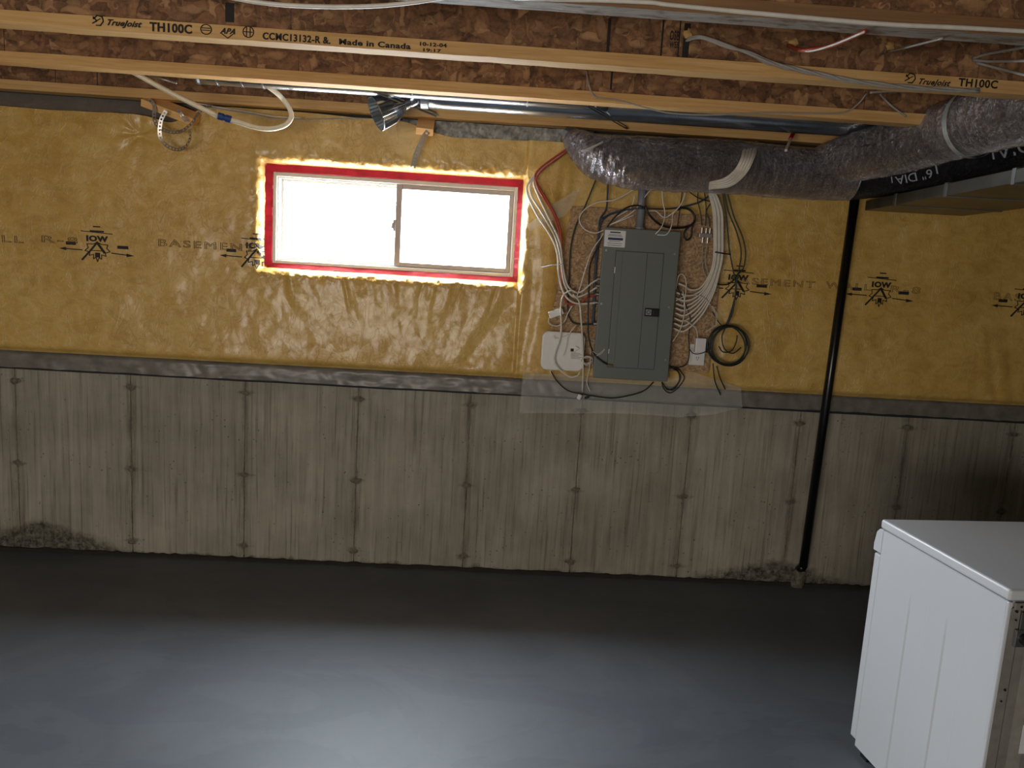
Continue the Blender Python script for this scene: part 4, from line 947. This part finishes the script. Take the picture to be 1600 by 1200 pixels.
for i in range(90):
    t = i / 89; base = np.array([np.interp(t, [0, .3, .65, 1], [1112, 1119, 1119, 1102]), np.interp(t, [0, .3, .65, 1], [478, 490, 508, 519])]); P.append((base[0] + 1.4 * math.cos(i * 1.6), base[1] + 1.0 * math.sin(i * 1.6), -.18))
cable('coiled_cord', 'tightly coiled white cord above the plug adapter', P, .0012, 'cable', -.18, 'cable', None, 5, 2)
# dark cables right
dk = [('outermost dark cable bulging right of the white bundle', [(1135, 296), (1141, 318), (1148, 342), (1160, 370), (1165, 395), (1162, 418), (1152, 432), (1150, 455), (1144, 490), (1133, 513)]),
      ('dark cable falling straight beside the white bundle', [(1128, 296), (1132, 320), (1136, 348), (1140, 392), (1147, 430), (1150, 455), (1140, 494), (1131, 514)]),
      ('dark cable in the middle of the black group right of the board', [(1131, 298), (1138, 330), (1150, 360), (1158, 392), (1155, 420), (1150, 445), (1146, 480), (1135, 510)]),
      ('short dark cable linking the white bundle to the black group', [(1119, 444), (1130, 445), (1140, 443), (1150, 433), (1156, 422)])]
for lb_, P in dk: cb('coax_cable', lb_, P, .0036, 'cable_green' if 'short' not in lb_ else 'cable_black', -.15)
cl = empty('cable_coil', W(1136, 540, -.16), 'dark cable coil hanging at the lower right corner of the board', 'cable')
for k in range(5):
    P = [W(1137 + k * .6 + (27 + 1.6 * (k % 3)) * math.cos(t) + 3.0 * math.sin(t + k), 540 + (31 + 1.3 * (k % 2) - k * .5) * math.sin(t), -.15 - .006 * k) for t in np.linspace(0, 6.283, 40)]
    part(MB().tube(P, .0036, 6, cap=False), 'coil_turn', M['cable_black' if k % 2 else 'cable_green'], cl, smooth=True)
for P in ([(1114, 568), (1117, 595), (1126, 617, -.12)], [(1120, 572), (1125, 590), (1133, 608, -.12)], [(1123, 541), (1130, 550), (1143, 548), (1150, 535), (1152, 524)], [(1133, 513), (1128, 527), (1132, 545), (1145, 552), (1158, 543)]):
    part(MB().tube(smooth_pts([W(p[0], p[1], p[2] if len(p) > 2 else -.17) for p in P]), .0034, 6), 'cable_tail', M['cable_green'], cl, smooth=True)
cb('coax_cable', 'black cord running from the right cables down past the outlet', [(1058, 447), (1066, 465), (1076, 487), (1079, 505), (1076, 525), (1077, 555), (1070, 571), (1050, 575)], .0032, 'cable_black', -.165)
cb('coax_cable', 'black cord drooping across the outlet front', [(1077, 545), (1083, 552), (1092, 553), (1101, 550), (1105, 546)], .0024, 'cable_black', -.175)
cb('coax_cable', 'black wire slanting from the white bundle to the coil', [(1113, 487), (1122, 502), (1131, 512)], .0028, 'cable_black', -.16)
c2 = empty('cable_coil', W(1057, 592, -.13), 'small loose black cable coil under the right corner of the panel', 'cable')
for k, P in enumerate(([(1046, 572), (1060, 577), (1069, 590), (1060, 605), (1047, 614), (1037, 607), (1034, 597)], [(1046, 575), (1057, 577), (1063, 590), (1056, 603), (1044, 609), (1034, 597)], [(1050, 575), (1060, 582), (1061, 595), (1052, 609), (1040, 607)])):
    part(MB().tube(smooth_pts([W(x, y, -.12) for x, y in P]), .0030, 6), 'coil_turn', M['cable_black'], c2, smooth=True)
for lb_, P in (('grey coax lead dropping onto the splitter\'s left socket', [(1092, 292), (1090, 312), (1094, 330), (1097, 352)]), ('grey coax lead dropping onto the splitter\'s middle socket', [(1100, 296), (1103, 320), (1103, 340), (1102.5, 353)]),
               ('grey coax lead curving onto the splitter\'s right socket', [(1110, 318), (1104, 330), (1108, 342), (1109, 354)]),
               ('brown-grey coax lead leaving the splitter downwards on the left', [(1098.5, 382), (1097, 405), (1100, 425), (1108, 440)]), ('brown-grey coax lead leaving the splitter downwards on the right', [(1105, 382), (1102, 405), (1106, 425), (1114, 438)])):
    cb('coax_lead', lb_, P, .0030, 'cable_grey' if 'brown' in lb_ else 'cable_green', -.135)
cb('coax_cable', 'dark cable climbing from the panel to the duct left of the splitter', [(1058, 357), (1062, 330), (1066, 300), (1067, 288)], .0026, 'cable_black', -.15)
cb('coax_cable', 'dark cable crossing from the duct down to the right bundle top', [(1070, 293), (1084, 305), (1098, 312), (1112, 316), (1120, 325)], .0028, 'cable_black', -.14)

# wiring on and between the joists
jf = lambda i: JB - i * JS - JW
for k, (o1, o2) in enumerate(((0, 0), (2.5, 1.4), (-2, 2.6))):
    P = [(1074 + o1, 61 + o2, jf(2) + .03), (1096, 57 + o2, jf(2) - .01), (1135, 70 + o2 * 1.4, jf(2) - .02), (1170, 84 + o2 * math.cos(1 + k), jf(2) - .02)]
    for i, (x, y) in enumerate(((1200, 97), (1230, 105), (1262, 112), (1295, 119), (1325, 125), (1375, 132), (1425, 137), (1475, 140), (1530, 142))):
        P.append((x, y + 2.6 * math.sin(i * 1.9 + k * 2.1), jf(2) - .014 - .006 * math.cos(i * 1.9 + k * 2.1)))
    cable('power_cable', 'pale cable in the twisted run along the stamped joist at upper right', P, .0052, 'cable_grey', jf(2), 'cable', 'twisted cables along the stamped joist')
cb('power_cable', 'white cable running along the front edge of the greyish joist', [(800, -4), (1000, 3), (1050, 8), (1200, 22), (1375, 37), (1500, 43), (1620, 50)], .0065, 'cable', jf(3) - .012)
cb('power_cable', 'white cable sagging at the very top of the photo, left of centre', [(360, -4), (400, 3), (450, 8), (520, 10.5), (590, 9), (650, 3), (700, -5)], .006, 'cable', jf(3) - .03)
cb('power_cable', 'red cable hanging between the joists at upper right', [(1232, 71, jf(2) + .03), (1246, 77, -1.45), (1262, 78, -1.55), (1300, 71, -1.7), (1352, 49, -1.93)], .007, 'cable_red', -1.5)
cb('power_cable', 'white cable hanging beside the red one between the joists', [(1236, 73, jf(2) + .03), (1262, 80, -1.56), (1300, 70.5, -1.72), (1350, 50, -1.95)], .0035, 'cable', -1.5)
cb('power_cable', 'thin cable slanting up to the greyish joist at upper right', [(1385, 82, jf(2) + .03), (1425, 72, -1.6), (1472, 60, -1.92)], .0035, 'cable_grey', -1.5)
for lb_, P in (('uppermost of three grey cables fanning out at the right edge', [(1520, 91, jf(2) + .03), (1545, 84, -1.4), (1605, 73, -1.6)]), ('middle one of three grey cables fanning out at the right edge', [(1520, 94, jf(2) + .03), (1550, 96, -1.4), (1605, 95, -1.6)]), ('lowest of three grey cables fanning out at the right edge', [(1525, 98, jf(2) + .03), (1560, 107, -1.4), (1605, 118, -1.55)])):
    cb('power_cable', lb_, P, .005, 'cable_grey', -1.4)
cb('thin_wire', 'thin grey wire strung along the second joist from centre to right', [(916, 110, jf(1) + .02), (920, 132, jf(1) - .004), (930, 151, jf(1) - .006), (962, 156, jf(1) - .006), (1012, 169, jf(1) - .01), (1050, 177, jf(1) - .01), (1112, 179.5, jf(1) - .01), (1200, 176, jf(1) - .01), (1262, 177, jf(1) - .01), (1317, 176, jf(1) - .006), (1340, 163, jf(1) - .01), (1354, 146, jf(1) - .03)], .0034, 'cable_grey')
cb('thin_wire', 'short grey wire dropping beside the foil duct at upper right', [(1375, 147, jf(1) - .03), (1383, 156), (1396, 168), (1416, 182, jf(1) - .006)], .0042, 'cable_grey', jf(1) - .01)
cb('thin_wire', 'short grey wire lying below the stamped joist at upper right', [(1360, 144.5), (1385, 142.5), (1425, 142)], .005, 'cable_grey', jf(1) - .25)
cb('thin_wire', 'thin grey cable stretched under the first joist above the window', [(326, 167), (360, 173), (400, 179.5), (430, 186), (480, 187), (575, 185)], .003, 'cable_grey', -.14)
cb('thin_wire', 'second thin cable under the first joist, left of the water tube loop', [(300, 160), (350, 169), (400, 177), (430, 182), (470, 184)], .0025, 'cable', -.14)
tag(MB().tube([W(231, 117, -.5), W(276, 130, -.5)], .0045, 6).build('metal_rod', M['steel'], smooth=True), 'short bright metal rod beside the water tube behind the second joist', 'rod')
cb('power_cable', 'dark grey cable at the left end of the foil duct', [(893, 233, -.16), (905, 236, -.25), (920, 233, -.3), (942, 222, -.33)], .005, 'cable_grey')
tag(MB().tube([W(899, 207, -.14), W(899, 214, -.14)], .02, 8).build('cable_bracket', M['galv_dull']), 'small metal bracket at the left end of the foil duct', 'bracket')
rt = empty('fire_tube', W(1236, 222, -.2), 'short pale tube with a red collar under the first joist at right', 'tube')
part(MB().tube([W(1237, 213, -.2), W(1228, 235, -.38)], .007, 8), 'tube_body', M['cable'], rt); part(MB().tube([W(1239, 209, -.19), W(1235, 217, -.24)], .010, 8), 'red_collar', M['red'], rt)

# ------------------------------------------------------------------ poly sheets
sheets = []
def film_sheet(label, poly_top, poly_bot, y0, y1, mat='film', nx=50, nz=14, amp=.012, seed=1):
    V = []
    for j in range(nz + 1):
        for i in range(nx + 1):
            u, v = i / nx, j / nz
            tp = [np.interp(u, np.linspace(0, 1, len(poly_top)), [p[k] for p in poly_top]) for k in (0, 1)]
            bt = [np.interp(u, np.linspace(0, 1, len(poly_bot)), [p[k] for p in poly_bot]) for k in (0, 1)]
            p = W(tp[0] + (bt[0] - tp[0]) * v, tp[1] + (bt[1] - tp[1]) * v, y0 + (y1 - y0) * v)
            p[1] += amp * float(fbm(u * 8 + v * 2, v * 2, seed)); V.append(p)
    Fs = [(j * (nx + 1) + i, j * (nx + 1) + i + 1, (j + 1) * (nx + 1) + i + 1, (j + 1) * (nx + 1) + i) for j in range(nz) for i in range(nx)]
    o = raw_mesh('plastic_sheet', [tuple(p) for p in V], Fs, M[mat], None); return tag(o, label, 'plastic sheet')
film_sheet('clear plastic sheet hanging below the electrical panel over the grey hem', [(817, 583), (870, 584), (930, 590), (1000, 596), (1050, 592), (1080, 580), (1158, 606)], [(812, 645), (880, 646), (940, 645), (1000, 647), (1060, 652), (1110, 648), (1160, 637)], -.105, -.085, seed=5)
film_sheet('clear plastic flap folded out at the upper left of the board', [(824, 352), (860, 322), (895, 300), (908, 291)], [(828, 364), (850, 350), (882, 338), (892, 326)], -.12, -.15, seed=8, nx=20, nz=8)

# ------------------------------------------------------------------ white appliance
z_t = .90
A0 = WZ(1378, 811, z_t); A1 = WZ(1597, 815, z_t)
ang = math.atan2(A1[1] - A0[1], A1[0] - A0[0])
AP = empty('clothes_dryer', (A0[0], A0[1], 0), 'white clothes dryer at the lower right corner, turned with its back to the viewer', 'dryer', rz=ang)
MWA = Matrix.Translation((A0[0], A0[1], 0)) @ Matrix.Rotation(ang, 4, 'Z')
def ap(mb, name, mat, parent=AP, bevel=0, smooth=False, seg=2):
    mb.v = [tuple(MWA @ Vector(p)) for p in mb.v]
    o = mb.build(name, M[mat], None, bevel=bevel, smooth=smooth, seg=seg)
    o.parent = parent
    o.matrix_parent_inverse = (AP.matrix_basis.inverted() if parent is AP else parent.matrix_basis.inverted() @ Matrix.Identity(4))
    if parent is not AP: o.matrix_parent_inverse = (MWA).inverted() @ Matrix.Identity(4) if False else parent.matrix_parent_inverse.inverted() @ AP.matrix_basis.inverted() if False else Matrix.Identity(4)
    return o
Wd, Dp = .686, .61
# left side panel as an embossed sheet (local x = .004 + relief)
ny, nz_ = 240, 60; V = []
bands = [(.195, .285), (.375, .465)]
def relief(t, z):
    r = 0
    for a_, b_ in bands:
        e = sstep(0, .006, t - a_) * (1 - sstep(0, .006, t - b_)); r += e
    return .0035 * r * sstep(.735, .66, z) if False else .0035 * r * float(1 - sstep(.62, .74, z))
ts = np.linspace(.012, Dp - .012, ny); zs = np.linspace(.03, .862, nz_)
for z in zs:
    for t in ts: V.append((.006 + relief(t, z), -t, z))
Fs = [(j * ny + i, j * ny + i + 1, (j + 1) * ny + i + 1, (j + 1) * ny + i) for j in range(nz_ - 1) for i in range(ny - 1)]
ap(MB().add(V, Fs), 'side_panel', 'applwhite', smooth=True)
ap(MB().box((.012, -Dp + .014, .025), (Wd - .006, -.012, .862)), 'cabinet', 'applwhite')
ap(MB().box((.006, -Dp + .004, .03), (.020, -Dp + .016, .862)), 'corner_post', 'applwhite', bevel=.003)
ap(MB().box((0, -Dp, .866), (Wd, .004, z_t)), 'top_panel', 'applwhite', bevel=.009, seg=4)
# front: control console then door panel
con = [(-.012, .862), (.010, .862), (.026, .845), (.034, .800), (.034, .775), (-.012, .775)]
V = [(x, y, z) for x in (.004, Wd - .004) for y, z in con]; m = len(con)
ap(MB().add(V, [tuple(range(m)), tuple(range(2 * m - 1, m - 1, -1))] + [(k, (k + 1) % m, m + (k + 1) % m, m + k) for k in range(m)]), 'control_console', 'applwhite', bevel=.003)
ap(MB().box((.006, -.012, .05), (Wd - .006, .026, .768)), 'front_panel', 'applwhite', bevel=.006, seg=3)
ap(MB().box((.02, -Dp + .03, 0), (.06, -Dp + .07, .03)), 'foot', 'black'); ap(MB().box((.02, -.07, 0), (.06, -.03, .03)), 'foot', 'black')
ap(MB().box((Wd - .06, -Dp + .03, 0), (Wd - .02, -Dp + .07, .03)), 'foot', 'black'); ap(MB().box((Wd - .06, -.07, 0), (Wd - .02, -.03, .03)), 'foot', 'black')
# back plate with pressed channel, hinge plate, hose and stickers
bp = []
prof = [(.014, -.004), (.045, -.004), (.055, .004), (.085, .004), (.12, -.006), (Wd - .12, -.006), (Wd - .085, .004), (Wd - .02, -.004)]
V = [(x, -Dp + .006 + y, z) for z in (.04, .845) for x, y in prof]; m = len(prof)
ap(MB().add(V, [(k, k + 1, m + k + 1, m + k) for k in range(m - 1)]), 'back_panel', 'backsteel')
ap(MB().box((.022, -Dp - .003, .842), (Wd - .02, -Dp + .004, .862)), 'back_rail', 'backsteel', bevel=.001)
ap(MB().box((.045, -Dp - .004, .770), (.30, -Dp - .001, .835)), 'terminal_plate', 'galv_dull', bevel=.001)
ap(MB().box((.030, -Dp - .012, .735), (.075, -Dp - .002, .785)), 'strain_bracket', 'galv_dull', bevel=.002)
ap(MB().cyl((.055, -Dp - .010, .762), (.055, -Dp - .04, .757), .016, 16), 'grommet', 'black')
hp = smooth_pts([(.055, -Dp - .035, .758), (.072, -Dp - .055, .745), (.085, -Dp - .06, .70), (.11, -Dp - .05, .60), (.16, -Dp - .04, .45), (.22, -Dp - .035, .2), (.24, -Dp - .04, .02)])
ap(MB().tube(hp, .009, 10), 'power_lead', 'black', smooth=True)
for x, z, r in ((.040, .852, .004), (.050, .857, .002), (.028, .838, .004), (.030, .812, .0025), (.032, .60, .003), (.026, .565, .002)):
    ap(MB().cyl((x, -Dp - .0045, z), (x, -Dp - .001, z), r, 10), 'screw_hole', 'ink')
ap(MB().box((.110, -Dp - .003, .50), (.22, -Dp - .001, .55)), 'sticker', 'orange')
ap(MB().box((.110, -Dp - .003, .40), (.22, -Dp - .001, .49)), 'sticker', 'paper')
